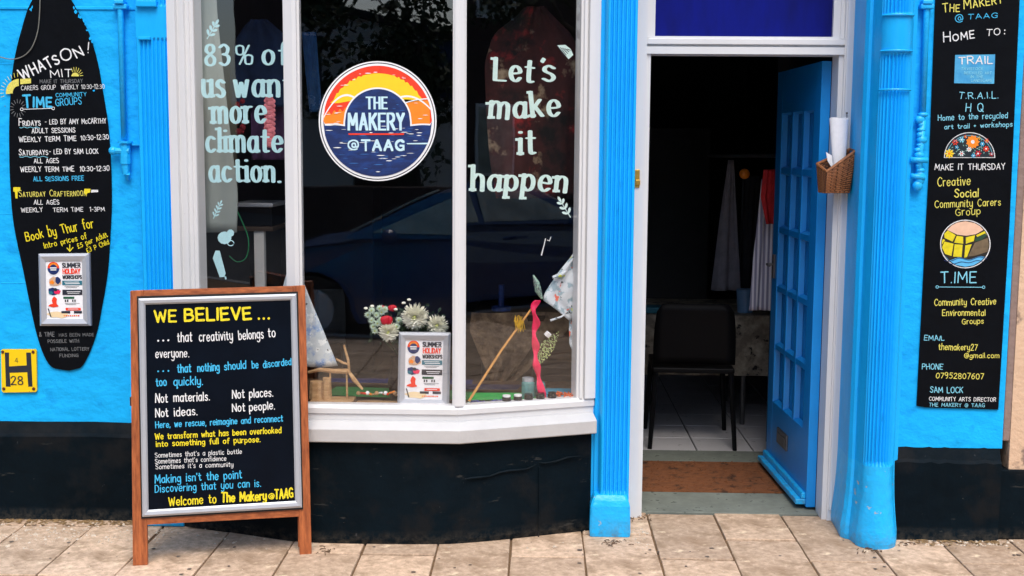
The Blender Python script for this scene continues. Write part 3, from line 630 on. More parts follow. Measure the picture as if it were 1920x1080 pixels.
bm = B(); q0 = W(1190, 318, 5.17); q1 = W(1199, 352, 5.17); box(bm, q0.x, q1.x, 5.165, 5.173, q1.z, q0.z, .002); box(bm, q0.x+.004, q1.x+.002, 5.160, 5.168, q1.z+.012, q1.z+.034, .002)
obj('strike_plate', bm, M_brass, dfr)
yA, yB, yC, yD = 5.215, G(1300, 925).y, G(1300, 868).y, G(1300, 849).y
bm = B(); box(bm, XL-.017, XR+.0, yA+.03, yB, -.05, .006, .004); obj('threshold', bm, M_concr, shop)
bm = B(); box(bm, XL-.01, XR, yC, yD+.02, -.05, .008, .003); obj('inner_step', bm, M_concr, shop)
bm = B(); box(bm, XL-.03, XR, yB, yC, -.05, -.004); 
obj('mat_well', bm, M_edge, shop)
bm = B(); box(bm, XL+.0, XR-.004, yB+.004, yC-.004, -.003, .010, .003)
rr = random.Random(5)
for _ in range(700):
    x = rr.uniform(XL+.01, XR-.02); y = rr.uniform(yB+.01, yC-.01); a = rr.uniform(0, pi); l = .012; z = .0105
    face(bm, [(x, y, z), (x+l*cos(a), y+l*sin(a), z+.005), (x+l*cos(a)+.002, y+l*sin(a)-.001, z+.001)])
obj('door_mat', bm, M_coir, label='brown coir mat sunk in the doorway between grey stone steps', cat='door mat')

# ---- open door, hinged on the right jamb
Hn = Vector((XR-.002, 5.30, 0)); fre = Vector((1.214, 6.10, 0)); dd = (fre-Hn); DW = dd.length; dd.normalize(); nn = Vector((-dd.y, dd.x, 0)); nn = nn if nn.x < 0 else -nn
# local door frame: u along dd, n towards the opening, z up
TD = Matrix.Translation(Hn) @ Matrix((dd, nn, Vector((0, 0, 1)))).transposed().to_4x4()
def dbox(bm, u0, u1, n0, n1, z0, z1, bev=0.): return box(bm, u0, u1, n0, n1, z0, z1, bev, TD)
DH, th = 2.005, .042
dpl = Plane(Hn+nn*th, nn)
def du(px, py): q = dpl.hit(px, py); return (q-Hn).dot(dd), q.z
rows_z = [du(1462, 182)[1], 0, 0, 0, 0, 0]
ut, zt_ = du(1535, 150); 
zb_ = du(1505, 800)[1]; ztop = 1.80; zbot = .36
st, mu = .105, .026
bm = B(); 
dbox(bm, 0, st, 0, th, .02, DH, .002); dbox(bm, DW-st, DW, 0, th, .02, DH, .002); dbox(bm, st, DW-st, .001, th-.001, .02, zbot); dbox(bm, st, DW-st, .001, th-.001, ztop, DH-.001)
nr, ncx = 5, 3; cw = (DW-2*st-(ncx-1)*mu)/ncx; ch = (ztop-zbot-(nr-1)*mu)/nr
door = obj('front_door', bm, M_door, shop, label='open blue door with fifteen small panels')
for i in range(1, ncx): bm = B(); u = st+i*cw+(i-1)*mu; dbox(bm, u, u+mu, .004, th-.003, zbot, ztop); obj('glazing_bar', bm, M_door, door)
for j in range(1, nr):
    bm = B(); z = zbot+j*ch+(j-1)*mu
    for i in range(ncx): u = st+i*(cw+mu); dbox(bm, u, u+cw, .004, th-.004, z, z+mu)
    obj('glazing_bar', bm, M_door, door)
pm = None
for i in range(ncx):
    for j in range(nr):
        u = st+i*(cw+mu); z = zbot+j*(ch+mu)
        if pm is None:
            bm = B(); b_ = .010
            o_ = [(0, 0), (cw, 0), (cw, ch), (0, ch)]; i_ = [(b_, b_), (cw-b_, b_), (cw-b_, ch-b_), (b_, ch-b_)]
            P3 = lambda q, n: Vector((q[0], n, q[1]))
            for k in range(4): face(bm, [P3(o_[k], th-.004), P3(o_[(k+1) % 4], th-.006), P3(i_[(k+1) % 4], .014), P3(i_[k], .014)])
            face(bm, [P3(q, .0141) for q in i_], 1); face(bm, [P3(q, .006) for q in o_][::-1])
            for v in bm.verts: v.co = TD.to_3x3() @ v.co
            bmesh.ops.remove_doubles(bm, verts=bm.verts, dist=1e-5)
            pm = bpy.data.meshes.new('door_panel'); bm.to_mesh(pm); bm.free(); pm.materials.append(M_door); pm.materials.append(M_dpane)
        o = bpy.data.objects.new('door_panel', pm); COL.objects.link(o); o.parent = door; o.location = (TD @ Vector((u, 0, z)))-WL['front_door']
u0, z0_ = du(1462, 822); u1, z1_ = du(1483, 862)
bm = B(); dbox(bm, .36, .55, th-.001, th+.010, .185, .262, .003); dbox(bm, .38, .53, th+.009, th+.014, .203, .244, .002)
obj('letterbox', bm, M_steel, door)
bm = B(); dbox(bm, .01, DW-.01, th-.001, th+.045, .03, .055, .004); dbox(bm, .01, DW-.01, th-.001, th+.02, .055, .085, .006); obj('weather_board', bm, M_pilbase, door)
bm = B(); dbox(bm, DW-.075, DW-.045, th-.001, th+.012, .98, 1.10, .003); tube(bm, [TD @ Vector((DW-.06, th, 1.05)), TD @ Vector((DW-.06, th+.04, 1.05)), TD @ Vector((DW-.12, th+.042, 1.05))], .007); obj('door_handle', bm, M_steel, door)

# ---- neighbour
nb = thing('neighbour_building', 'beige rendered house wall with black plinth at the right edge', 'building', (3, 5.2, 0))
bm = B(); box(bm, 1.965, 6, 4.955, 5.5, .30, 7.5); obj('wall', bm, M_beige, nb)
bm = B(); box(bm, 1.936, 1.966, 4.958, 5.5, .42, 7.5, .004); obj('wall_edge', bm, M_greyrend, nb)
bm = B(); box(bm, 1.926, 6, 4.945, 5.5, 0, .30, .006); obj('plinth', bm, M_black, nb)

# ---- service pipes and loose cable
def pipe(px, top, pts, Y, label, wob=0):
    base = W(px, pts[-1][1], Y)
    t = thing('service_pipe', label, 'pipe', base)
    a = W(px, top, Y); bm = B(); P = [Vector((a.x, Y, 2.88))]+[W(x, y, Y) for x, y in pts[:2]]
    tube(bm, P, .0125, 10); obj('pipe', bm, M_pipe, t, smooth=True)
    return t
t = pipe(229, 0, [(226, 20), (233, 262), (233, 300)], 5.035, 'thin blue painted supply pipe with valve on the left wall')
bm = B(); q = W(235, 285, 5.035); tube(bm, [q+Vector((0, 0, .035)), q+Vector((0, 0, -.05))], .022, 10); tube(bm, [q+Vector((-.05, -.006, .005)), q+Vector((.02, -.006, .005))], .013, 8); ball(bm, q+Vector((-.05, -.006, .005)), .018); tube(bm, [q+Vector((0, 0, -.05)), q+Vector((.002, -.004, -.095))], [.019, .012], 8); tube(bm, [q+Vector((0, 0, .045)), q+Vector((0, 0, .036))], .03, 10); box(bm, q.x+.0, q.x+.06, 5.04, 5.058, q.z+.028, q.z+.034)
obj('valve', bm, M_pipe, t)
bm = B(); tube(bm, [W(238, 318, 5.05), W(240, 328, 5.03), W(240, 335, 5.05)], .010, 8); obj('outlet', bm, M_pipe, t)
bm = B(); q = W(226, 10, 5.035); box(bm, q.x-.03, q.x+.03, 5.02, 5.059, q.z-.016, q.z+.004, .004); box(bm, q.x-.02, q.x+.02, 5.01, 5.059, q.z+.004, q.z+.02, .004); obj('bracket', bm, M_pipe, t)
t = pipe(1738, 0, [(1737, 20), (1730, 215), (1728, 235)], 4.94, 'lumpy blue painted supply pipe beside the right-hand sign')
bm = B(); rr = random.Random(2)
for k in range(15):
    q = W(1728-k*.5+rr.uniform(-3, 3), 215+k*9.5, 4.938); ball(bm, q, rr.uniform(.012, .021), 1.1, .8, rr.uniform(.5, 1.1), 8, 6)
tube(bm, [W(1730, 225, 4.94), W(1720, 350, 4.94)], .0135, 8)
q = W(1723, 300, 4.93); tube(bm, [q+Vector((-.035, 0, 0)), q+Vector((.035, 0, 0))], .012, 8); q = W(1721, 330, 4.93); tube(bm, [q+Vector((-.028, 0, 0)), q+Vector((.028, 0, -.006))], .011, 8)
obj('valve', bm, M_pipe, t, smooth=True)
bm = B(); q = W(1738, 10, 4.93); box(bm, q.x-.026, q.x+.026, 4.92, 4.959, q.z-.014, q.z+.004, .004); box(bm, q.x-.02, q.x+.02, 4.915, 4.959, q.z+.004, q.z+.02, .004); obj('bracket', bm, M_pipe, t)
bm = B(); tube(bm, [Vector((W(75, 0, 5.04).x, 5.04, 2.9))]+[Vector(p) for p in crom([tuple(W(x, y, 5.045)) for x, y in ((75, 0), (74, 30), (70, 62), (58, 92), (38, 108), (12, 110), (-30, 96))], 4)], .0022, 6)
obj('cable', bm, mat('grey_cable', lin(120, 120, 112), .6), label='thin grey cable looping down over the surfboard-shaped sign', cat='cable')
bm = B()
zz = zt(100, 14, 5.05); box(bm, -5.5, -1.673, 5.054, 5.07, zz-.008, zz+.006, .003); obj('string_course', bm, M_wall, wallL)
for yy in (122, 403, 533):
    bm = B(); zz = zt(230, yy, 5.06); tube(bm, [(-2.9+.25*k, 5.0615, zz+random.uniform(-.002, .002)) for k in range(5)], .003, 5); obj('joint_ridge', bm, M_wall, wallL)

# ================================================================== SIGNS AND LETTERING
# ---- surfboard-shaped painted sign
SP = yplane(5.052)
sb = thing('surfboard_sign', 'tall black surfboard-shaped sign with hand-lettered club times on the left blue wall', 'sign', SP.hit(115, 694))
Lp = [(97, -28), (60, 0), (40, 56), (26, 115), (20, 170), (17, 240), (18, 320), (20, 360), (23, 400), (29, 440), (43, 505), (54, 560), (66, 616), (78, 656), (91, 682), (104, 691), (130, 695)]
Rp = [(150, 690), (158, 680), (171, 653), (183, 616), (190, 579), (198, 535), (203, 495), (207, 430), (209, 380), (208, 320), (203, 240), (192, 170), (182, 115), (165, 60), (133, 0), (110, -24)]
bm = B(); prism(bm, [SP.hit(x, y) for x, y in crom(Lp, 3)+crom(Rp, 3)], (0, .007, 0)); obj('board', bm, M_sign, sb)
H = dict(nib=(.42, .42), jit=.05)
def wr(t, a, b, h, m, nb=.42, **k): return write(t, k.pop('pl', SP), a, b, h, m, k.pop('par', sb), nib=(nb, nb), jit=k.pop('jit', .045), **k)
wr('Whats', (42, 150), (112, 118), 24, M_tW, .45, small=.8); wr('On', (117, 115), (156, 104), 22, M_tW, .45, small=.8); wr('!', (164, 99), (170, 97), 17, M_tW, .4)
wr('MIT', (95, 145), (135, 143.5), 14, M_tW, .45); wr('MAKE IT THURSDAY', (75, 156), (155, 155), 6.5, M_tG, .5)
wr('CARERS GROUP  WEEKLY 10:30-12:30', (40, 169), (196, 166), 8, M_tG if False else M_tW, .38)
wr('Time', (45, 201), (97, 200), 22, M_tC, .65, small=.8); wr('COMMUNITY', (105, 182), (162, 180), 7, M_tC, .55); wr('GROUPS', (105, 199), (153, 195), 13, M_tC, .42)
paint([[(44, 205), (98, 203)], circ(41, 205, 2.6, 2.6, n=12), circ(100, 203.2, 2.6, 2.6, n=12)], SP, M_tW, sb, 'underline', wpx=1.1)
wr('Fridays', (36, 236), (76, 235), 12, M_tW, .45, small=.75); wr('- LED BY AMY McCARTHY', (85, 233), (199, 231), 9, M_tW, .48)
wr('ADULT SESSIONS', (60, 249.5), (141, 248), 8.5, M_tW, .52); wr('WEEKLY TERM TIME', (36, 266), (143, 264), 9, M_tW, .52); wr('10:30-12:30', (152, 263), (204, 261), 9, M_tW, .5)
wr('Saturdays', (36, 291), (90, 290), 11, M_tW, .45, small=.78); wr('- LED BY SAM LOCK', (93, 289), (184, 288), 9, M_tW, .5)
wr('ALL AGES', (64, 306), (110, 305.5), 8.5, M_tW, .52); wr('WEEKLY TERM TIME', (39, 322), (139, 321), 9, M_tW, .52); wr('10:30-12:30', (150, 321), (205, 320), 9, M_tW, .5)
wr('ALL SESSIONS FREE', (63, 339.5), (157, 338), 8, M_tC, .58)
wr('Saturday Crafternoon', (36, 369), (162, 367), 12, M_tG if False else M_tY2, .35, small=.72); wr('ALL AGES', (64, 383.5), (111, 383), 8, M_tW, .5); wr('WEEKLY', (40, 398), (80, 397), 8, M_tW, .5); wr('TERM TIME  1-3PM', (100, 397.5), (196, 396), 7.5, M_tW, .5)
wav = lambda x0, x1, y: [(x0+(x1-x0)*i/16, y+1.1*sin(i*1.3)) for i in range(17)]
paint([wav(37, 75, 239), wav(37, 90, 294)], SP, M_tC2, sb, 'underline', wpx=.9)
wr('Book by Thur for', (50, 452), (176, 426), 16, M_tY, .42, jit=.08); wr('Intro prices of', (84, 466), (163, 447), 10, M_tY, .5, jit=.07); wr('£5 per Adult', (147, 466), (202, 444), 9, M_tY, .5, jit=.07); wr('£3 P Child', (164, 474), (205, 457), 8.5, M_tY, .5, jit=.07)
paint([[(131, 459), (131, 470)], [(126, 465), (131, 471), (137, 464)]], SP, M_tY, sb, 'arrow', wpx=1.8)
wr('& TIME', (74, 631), (102, 630.5), 8, M_tG, .5); wr('HAS BEEN MADE', (111, 631), (176, 630), 5.5, M_tG, .5); wr('POSSIBLE WITH', (90, 643), (148, 642), 6, M_tG, .5); wr('NATIONAL LOTTERY', (95, 658), (167, 657), 6, M_tG, .5); wr('FUNDING', (112, 670), (147, 669), 6, M_tG, .5)
# small painted suns and tools
def sector(cx, cy, r0, r1, a0, a1, asp=1): return [(cx+r1*cos(radians(a)), cy-r1*asp*sin(radians(a))) for a in range(a0, a1+1, 6)]+[(cx+r0*cos(radians(a)), cy-r0*asp*sin(radians(a))) for a in range(a1, a0-1, -6)]
patch(sector(36, 173, 12, 25, 92, 190)[:], SP, M_tY2, sb, 'sun_mark', .0011); patch([(38, 148), (58, 147), (58, 156), (38, 158)], SP, M_tY2, sb, 'sun_mark', .0015)
paint([[(36+29*cos(radians(a)), 173-29*sin(radians(a))), (36+35*cos(radians(a)), 173-37*sin(radians(a)))] for a in range(95, 200, 11)], SP, M_tY2, sb, 'sun_ray', wpx=.9)
patch(sector(141, 143, 0.1, 7, 0, 180), SP, M_tY2, sb, 'sun_mark', .0011); paint([[(141+9*cos(radians(a)), 143-9*sin(radians(a))), (141+15*cos(radians(a)), 143-17*sin(radians(a)))] for a in range(5, 120, 19)], SP, M_tY2, sb, 'sun_ray', wpx=1)
paint([[(34+9*cos(radians(a)), 203-10*sin(radians(a))), (34+15*cos(radians(a)), 203-17*sin(radians(a)))] for a in range(0, 360, 24)], SP, M_tG, sb, 'sun_ray', wpx=1)
patch([(25, 351), (38, 351), (38, 358), (33, 359), (33, 372), (29, 372), (28, 360), (25, 359)], SP, M_tY, sb, 'hammer_mark', .0011); patch([(158, 354), (170, 354), (169, 361), (164, 362), (161, 366), (158, 362)], SP, M_tY, sb, 'hammer_mark', .0011); patch([(171, 356), (184, 356), (184, 360), (171, 361)], SP, M_tW, sb, 'hammer_mark', .0011)
rr = random.Random(8)
bm = B()
for (x, y) in [(58, 18), (60, 14), (139, 14), (142, 22), (148, 30), (151, 33), (157, 38), (160, 45), (163, 57), (170, 72), (173, 78), (176, 170), (158, 503)]:
    P = [SP.hit(x+rr.uniform(1, 3.5)*cos(a), y+rr.uniform(1, 5)*sin(a), .0012) for a in [k*pi/3 for k in range(6)]]; face(bm, P)
obj('worn_chip', bm, M_wall, sb)

# ---- right-hand painted sign
RP = yplane(4.952)
rsn = thing('shop_sign', 'long narrow black sign with coloured hand lettering on the right blue wall', 'sign', RP.hit(1795, 765))
bm = B(); prism(bm, [RP.hit(*p) for p in [(1719, 761), (1735, 764), (1872, 768), (1893, 420), (1912, 0), (1915, -60), (1757, -60), (1754, 0), (1742, 320)]], (0, .007, 0)); obj('board', bm, M_sign, rsn)
def wq(t, a, b, h, m, nb=.42, **k): return wr(t, a, b, h, m, nb, pl=RP, par=rsn, **k)
wq('The', (1768, 23), (1799, 21), 17, M_tY2, .4, small=.78); wq('Makery', (1808, 17), (1880, 5), 18, M_tY2, .4, small=.78)
wq('@', (1792, 42), (1806, 40), 14, M_tC, .4); wq('TAAG', (1815, 36), (1870, 33), 9, M_tC, .5)
wq('Home', (1770, 79), (1827, 71), 18, M_tW, .42, small=.75); wq('TO', (1850, 67), (1875, 65), 12, M_tW, .45); wq(':', (1883, 64), (1884, 64), 14, M_tW, .6)
patch([(1791, 103), (1866, 102), (1864, 157), (1789, 156)], RP, mat('sky_blue_patch', lin(40, 140, 200), .6, .3, 20, col2=lin(90, 185, 225)), rsn, 'logo_patch', .0008)
wq('TRAIL', (1798, 120), (1861, 119), 13, M_tW, .6, off=.0018)
for (t_, x0, x1, y) in (('TAVISTOCK', 1802, 1843, 131), ('RECYCLED ART', 1808, 1859, 139), ('IN THE', 1820, 1843, 146), ('LANDSCAPE', 1821, 1859, 153)): wq(t_, (x0, y), (x1, y), 4.6, M_tC2, .7, off=.0018)
wq('T.R.A.I.L.', (1798, 185), (1872, 184), 12, M_tC2, .45); wq('H Q', (1811, 209.5), (1843, 208.5), 15, M_tC2, .4)
wq('Home to the recycled', (1759, 226), (1889, 221), 10, M_tC2, .48); wq('art trail + workshops', (1771, 242), (1898, 237), 8.5, M_tC2, .55)
# floral arch
cx, cyy, ra = 1818, 296, 48
patch(circ(cx, cyy, ra, ra, 0, 180, 30), RP, M_tW, rsn, 'floral_arch', .0006); patch([(x, y-1.2) for x, y in circ(cx, cyy, ra-1.6, ra-2.6, 0, 180, 30)], RP, mat('arch_dark', lin(8, 30, 40), .6), rsn, 'floral_arch', .0011)
paint([circ(cx, cyy, ra-5, ra-6, 8, 172, 30)], RP, M_tC2, rsn, 'floral_arch', off=.0014, wpx=.7)
rr = random.Random(4)
def flower(px, py, r, m, c, n=7):
    bm = B()
    for k in range(n):
        a = 2*pi*k/n; P = [(px+r*.2*cos(a-.5), py+r*.2*sin(a-.5)), (px+r*.8*cos(a-.28), py+r*.8*sin(a-.28)), (px+r*cos(a), py+r*sin(a)), (px+r*.8*cos(a+.28), py+r*.8*sin(a+.28)), (px+r*.2*cos(a+.5), py+r*.2*sin(a+.5))]
        face(bm, [RP.hit(*p, .0016+.0002*(k % 2)) for p in P])
    o = obj('painted_flower', bm, m, rsn); bm = B(); face(bm, [RP.hit(*p, .0021) for p in circ(px, py, r*.28, r*.28, n=8)]); obj('flower_centre', bm, c, o)
for q in [(1824, 266, 13, M_orange, M_tW, 11), (1780, 288, 9, M_yel, M_orange, 8), (1791, 267, 6, M_red, M_ink, 6), (1803, 262, 6, M_tC2, M_tW, 6), (1849, 279, 6, M_red, M_tW, 7), (1834, 288, 6.5, M_rose, M_tW, 6), (1842, 270, 5, M_tC, M_tW, 6), (1850, 264, 4.5, M_red, M_tY, 6), (1859, 289, 4.5, M_rose, M_tW, 5), (1794, 276, 4, M_tC, M_tW, 5), (1803, 288, 5.5, M_tW, M_red, 6), (1817, 280, 5, M_ywhite, M_orange, 7), (1825, 292, 4.5, M_tC, M_tW, 6), (1836, 259, 3.5, M_tY, M_red, 5), (1810, 256, 3.5, M_red, M_tY, 5)]: flower(*q)
bm = B()
for _ in range(60):
    a = rr.uniform(8, 172); r = rr.uniform(8, ra-8); x, y = cx+r*cos(radians(a)), cyy-2-r*sin(radians(a)); b = rr.uniform(0, 6.3); face(bm, [RP.hit(x+u*cos(b)-v*sin(b), y+u*sin(b)+v*cos(b), .0013) for u, v in ((-2.2, 0), (0, .8), (2.2, 0), (0, -.8))])
obj('painted_leaf', bm, mat('leaf_teal', lin(50, 150, 150), .6, .4, 90, col2=lin(190, 220, 200)), rsn, kind='stuff')
wq('MAKE IT THURSDAY', (1753, 319), (1884, 317.5), 11, M_tC2 if False else M_tW, .45); wq('Creative', (1758, 349), (1819, 347), 15, M_tY2, .38); wq('Social', (1790, 370), (1834, 369), 14, M_tY2, .5)
wq('Community Carers', (1753, 390), (1876, 385), 13, M_tY2, .38); wq('Group', (1792, 405), (1838, 402), 13, M_tY2, .35)
# round picture
px_, py_, r_ = 1810, 457.5, 45.5
patch(circ(px_, py_, r_+1.8, r_), RP, M_tW, rsn, 'round_picture', .0006); patch(circ(px_, py_, r_, r_-1.6), RP, mat('picture_base', lin(30, 26, 20), .6), rsn, 'round_picture', .0010)
def inside(P, rx=r_-1.2, ry=r_-2.8): 
    o = []
    for x, y in P:
        d = sqrt(((x-px_)/rx)**2+((y-py_)/ry)**2); o.append((px_+(x-px_)/max(1, d), py_+(y-py_)/max(1, d)))
    return o
pk = mat('picture_peach', lin(232, 190, 160), .6, .1, 30); yl = mat('picture_yellow', lin(222, 206, 24), .6, .2, 40); br = mat('picture_brown', lin(110, 94, 70), .6, .3, 40); dg = mat('picture_green', lin(30, 70, 50), .6)
dq = lambda P: [p for P_ in [P] for p in P_]
patch(inside([(1776, 431), (1784, 422), (1794, 416), (1810, 413), (1828, 416), (1838, 423), (1844, 431), (1830, 439), (1812, 442), (1795, 440)]), RP, pk, rsn, 'round_picture', .0014)
for P in ([(1770, 438), (1777, 432), (1792, 441), (1786, 453), (1771, 446)], [(1794, 442), (1806, 444), (1806, 457), (1789, 455)], [(1811, 445), (1828, 441), (1826, 452), (1811, 457)], [(1830, 441), (1848, 432), (1850, 440), (1834, 446)],
          [(1764, 452), (1768, 448), (1772, 450), (1766, 459)], [(1771, 453), (1788, 457), (1784, 480), (1772, 476), (1766, 464)], [(1790, 458), (1805, 459), (1803, 482), (1787, 481)], [(1810, 460), (1822, 458), (1813, 482), (1808, 483)]):
    patch(inside(P), RP, yl, rsn, 'round_picture', .0014)
patch(inside([(1829, 446), (1848, 437), (1850, 442), (1840, 450), (1828, 453)]), RP, dg, rsn, 'round_picture', .0018); patch(inside([(1828, 455), (1852, 446), (1856, 460), (1852, 472), (1830, 479), (1815, 481)]), RP, br, rsn, 'round_picture', .0014)
wv = lambda x0, x1, y, a: [(x0+(x1-x0)*i/14, y+a*sin(i*.95)-i*.35) for i in range(15)]
wl = lambda P: [(1770, 484)]+P
patch(inside([(1767, 482)]+wv(1768, 1852, 487, 2.5)+[(1848, 482), (1840, 492), (1826, 500), (1810, 502), (1792, 500), (1778, 492)]), RP, mat('picture_water', lin(90, 185, 235), .6, .1, 20), rsn, 'round_picture', .0022)
paint([wv(1780, 1842, 494, 1.5), wv(1770, 1850, 488, 2.5)], RP, M_navy, rsn, 'round_picture', .0027, 1.3)
wq('T.IME', (1764, 530), (1830, 530), 20, M_tC2, .38, jit=.02); paint([[(1760, 538), (1842, 538.5)], circ(1757, 538, 2.4, 2.4, n=12), circ(1844, 538.5, 2.4, 2.4, n=12)], RP, M_tC2, rsn, 'underline', wpx=1.2)
wq('Community Creative', (1752, 573), (1867, 571), 12, M_tY2, .42); wq('Environmental', (1767, 592), (1847, 591.5), 11, M_tY2, .45); wq('Groups', (1804, 608), (1844, 606.5), 10, M_tY2, .45)
wq('EMAIL', (1733, 638), (1770, 638.5), 9, M_tC2, .5); wq('themakery27', (1760, 656), (1832, 656.5), 11, M_tY2, .45); wq('@gmail.com', (1808, 671), (1873, 671), 9, M_tY2, .5)
wq('PHONE', (1729, 692), (1767.5, 692.5), 10, M_tC2, .45); wq('07952807607', (1755, 709), (1844, 711), 10.5, M_tY2, .45)
wq('SAM LOCK', (1744, 736), (1805, 736.5), 11, M_tC2, .45); wq('COMMUNITY ARTS DIRECTOR', (1742, 751), (1867, 753), 7, M_tW, .5); wq('THE MAKERY @ TAAG', (1742, 762), (1846, 763.5), 6.5, M_tC2, .5)

# ---- hydrant marker plate
HP = yplane(5.048)
hy = thing('hydrant_sign', 'yellow enamel H plate with numbers 4 and 28 on the left wall', 'sign', HP.hit(34, 736))
bm = B(); prism(bm, [HP.hit(*p) for p in [(2, 657), (4, 655), (66, 655), (68, 658), (69, 732), (67, 735), (6, 736), (3, 733)]], (0, .008, 0)); obj('plate', bm, M_hyd, hy)
patch([(9, 661), (17, 661), (17, 687), (50, 685), (49, 661), (58, 661), (61, 725), (53, 725), (51, 698), (18, 699), (20, 725), (11, 725)], HP, M_ink, hy, 'lettering')
write('4', HP, (28, 680), (34, 680), 9, M_ink, hy, nib=(.3, .3), jit=0, off=.0014); write('28', HP, (21, 721), (43, 721), 15, M_ink, hy, nib=(.55, .45), jit=0, off=.0014, sp=1.4)
for (x, y) in ((5, 660), (62, 660), (63, 729), (7, 729)): bm = B(); ball(bm, HP.hit(x, y, .002), .007, 1, .5, 1); obj('screw', bm, M_rust, hy)

# ---- poster frames
def poster(name, label, cs, Y, yb, depth=.018, lean=0.):
    """cs: outer corners TL TR BR BL in photo pixels"""
    pl = yplane(Y); t = thing(name, label, 'poster frame', pl.hit((cs[2][0]+cs[3][0])/2, cs[2][1]), group='silver poster frames')
    C = [Vector(pl.hit(*c)) for c in cs]; ctr = sum(C, Vector())/4
    def at(u, v, o=0): a = C[0].lerp(C[1], u); b = C[3].lerp(C[2], u); return a.lerp(b, v)-Vector((0, o, 0))
    bu = 13/ (cs[1][0]-cs[0][0]); bv = 13/(cs[3][1]-cs[0][1])
    def bar(P):   # P: outer a, outer b, inner b, inner a in uv
        bm = B(); o = [at(*P[0]), at(*P[1]), at(*P[2]), at(*P[3])]
        m0 = [at(P[0][0]*.65+P[3][0]*.35, P[0][1]*.65+P[3][1]*.35, .010), at(P[1][0]*.65+P[2][0]*.35, P[1][1]*.65+P[2][1]*.35, .010)]
        i0 = [at(*P[3], .004), at(*P[2], .004)]
        A = [o[0], m0[0], i0[0], at(*P[3])+Vector((0, depth*.6, 0)), o[0]+Vector((0, depth, 0))]; Bq = [o[1], m0[1], i0[1], at(*P[2])+Vector((0, depth*.6, 0)), o[1]+Vector((0, depth, 0))]
        loft(bm, [A, Bq]); obj('frame_bar', bm, M_alu, t)
    I = [(bu, bv), (1-bu, bv), (1-bu, 1-bv), (bu, 1-bv)]; O = [(0, 0), (1, 0), (1, 1), (0, 1)]
    for k in range(4): bar((O[k], O[(k+1) % 4], I[(k+1) % 4], I[k]))
    bm = B(); prism(bm, [at(*q)+Vector((0, .001, 0)) for q in I], (0, depth*.5, 0)); pp = obj('poster', bm, M_paper, t)
    def uv(u, v): q = at(bu+(1-2*bu)*u, bv+(1-2*bv)*v); return q
    class PP: pass
    P2 = Plane(C[0]-Vector((0, -.0004, 0)), (0, -1, 0))
    W_ = cs[1][0]-cs[0][0]; H_ = cs[3][1]-cs[0][1]
    def pxl(u, v):
        U = bu+(1-2*bu)*u; V = bv+(1-2*bv)*v
        return (cs[0][0]+(cs[1][0]-cs[0][0])*U*(1-V)+(cs[2][0]-cs[3][0])*U*V+(cs[3][0]-cs[0][0])*V, cs[0][1]*(1-V)+cs[3][1]*V+((cs[1][1]-cs[0][1])*(1-V)+(cs[2][1]-cs[3][1])*V)*U)
    def pt(P, m, o, nm='print'): patch([pxl(*q) for q in P], P2, m, pp, nm, o)
    R = lambda u0, v0, u1, v1: [(u0, v0), (u1, v0), (u1, v1), (u0, v1)]
    cr = lambda u, v, r, a0=0, a1=360: [(u+r*cos(radians(a))*.72*1.25, v-r*.62*sin(radians(a))) for a in range(a0, a1+(1 if a1-a0 < 360 else 0), 15)]
    pt(cr(.21, .13, .20), M_ywhite, .0006); pt(cr(.21, .13, .18, 0, 180), M_red, .001); pt(cr(.21, .13, .15, 20, 160), M_orange, .0014); pt(cr(.21, .13, .18, 180, 360), M_navy, .001); pt(cr(.21, .13, .105), M_navy, .0018); pt(R(.12, .115, .30, .135), M_ywhite, .0022); pt(R(.13, .15, .29, .168), M_ywhite, .0022)
    w = lambda s, u0, u1, v, h, m, nb: write(s, P2, pxl(u0, v), pxl(u1, v), h*H_*(1-2*bv), m, pp, nib=(nb, nb*.8), jit=0, rect=True, off=.001, name='print')
    w('SUMMER', .46, .94, .12, .075, M_ink, .58); w('HOLIDAY', .47, .93, .225, .08, M_red, .58); w('WORKSHOPS', .46, .97, .312, .058, M_ink, .6)
    pt(R(.44, .345, .98, .42), M_teal, .001); pt(R(.44, .50, .98, .59), M_ink, .001); pt(R(.46, .62, .76, .655), M_green, .001); pt(R(.52, .81, .93, .855), M_red, .001); pt(R(.40, .865, .64, .905), M_ink, .001); pt(R(.74, .865, .96, .905), M_ink, .001)
    pt(R(.5, .365, .9, .375), M_ywhite, .0015); pt(R(.52, .39, .92, .402), M_ywhite, .0015); pt(R(.56, .53, .93, .54), M_ywhite, .0015); pt(R(.58, .558, .9, .566), M_ywhite, .0015); pt(R(.58, .826, .86, .836), M_ywhite, .0015)
    for v0, u0, u1 in ((.44, .5, .9), (.46, .54, .84), (.73, .5, .9), (.75, .52, .8)): pt(R(u0, v0, u1, v0+.006), M_steel, .001)
    for u0 in (.50, .56, .70, .76): pt(R(u0, .67, u0+.035, .71), M_ink, .001)
    for k in range(8): pt(R(.46+k*.055, .935, .50+k*.055, .955), M_red if k % 2 else M_orange, .001)
    rr = random.Random(11)
    def blob(u, v, ru, rv, m, o): pt([(u+ru*(1+rr.uniform(-.25, .2))*cos(a), v+rv*(1+rr.uniform(-.25, .2))*sin(a)) for a in [k*2*pi/11 for k in range(11)]], m, o)
    blob(.23, .36, .19, .075, M_skin, .001); blob(.33, .34, .08, .06, M_navy, .0013); blob(.16, .37, .06, .035, M_orange, .0016)
    blob(.20, .53, .17, .06, M_navy, .001); blob(.30, .54, .10, .04, M_pink, .0013); blob(.12, .55, .07, .03, M_teal, .0016); blob(.25, .50, .06, .03, M_ink, .0016)
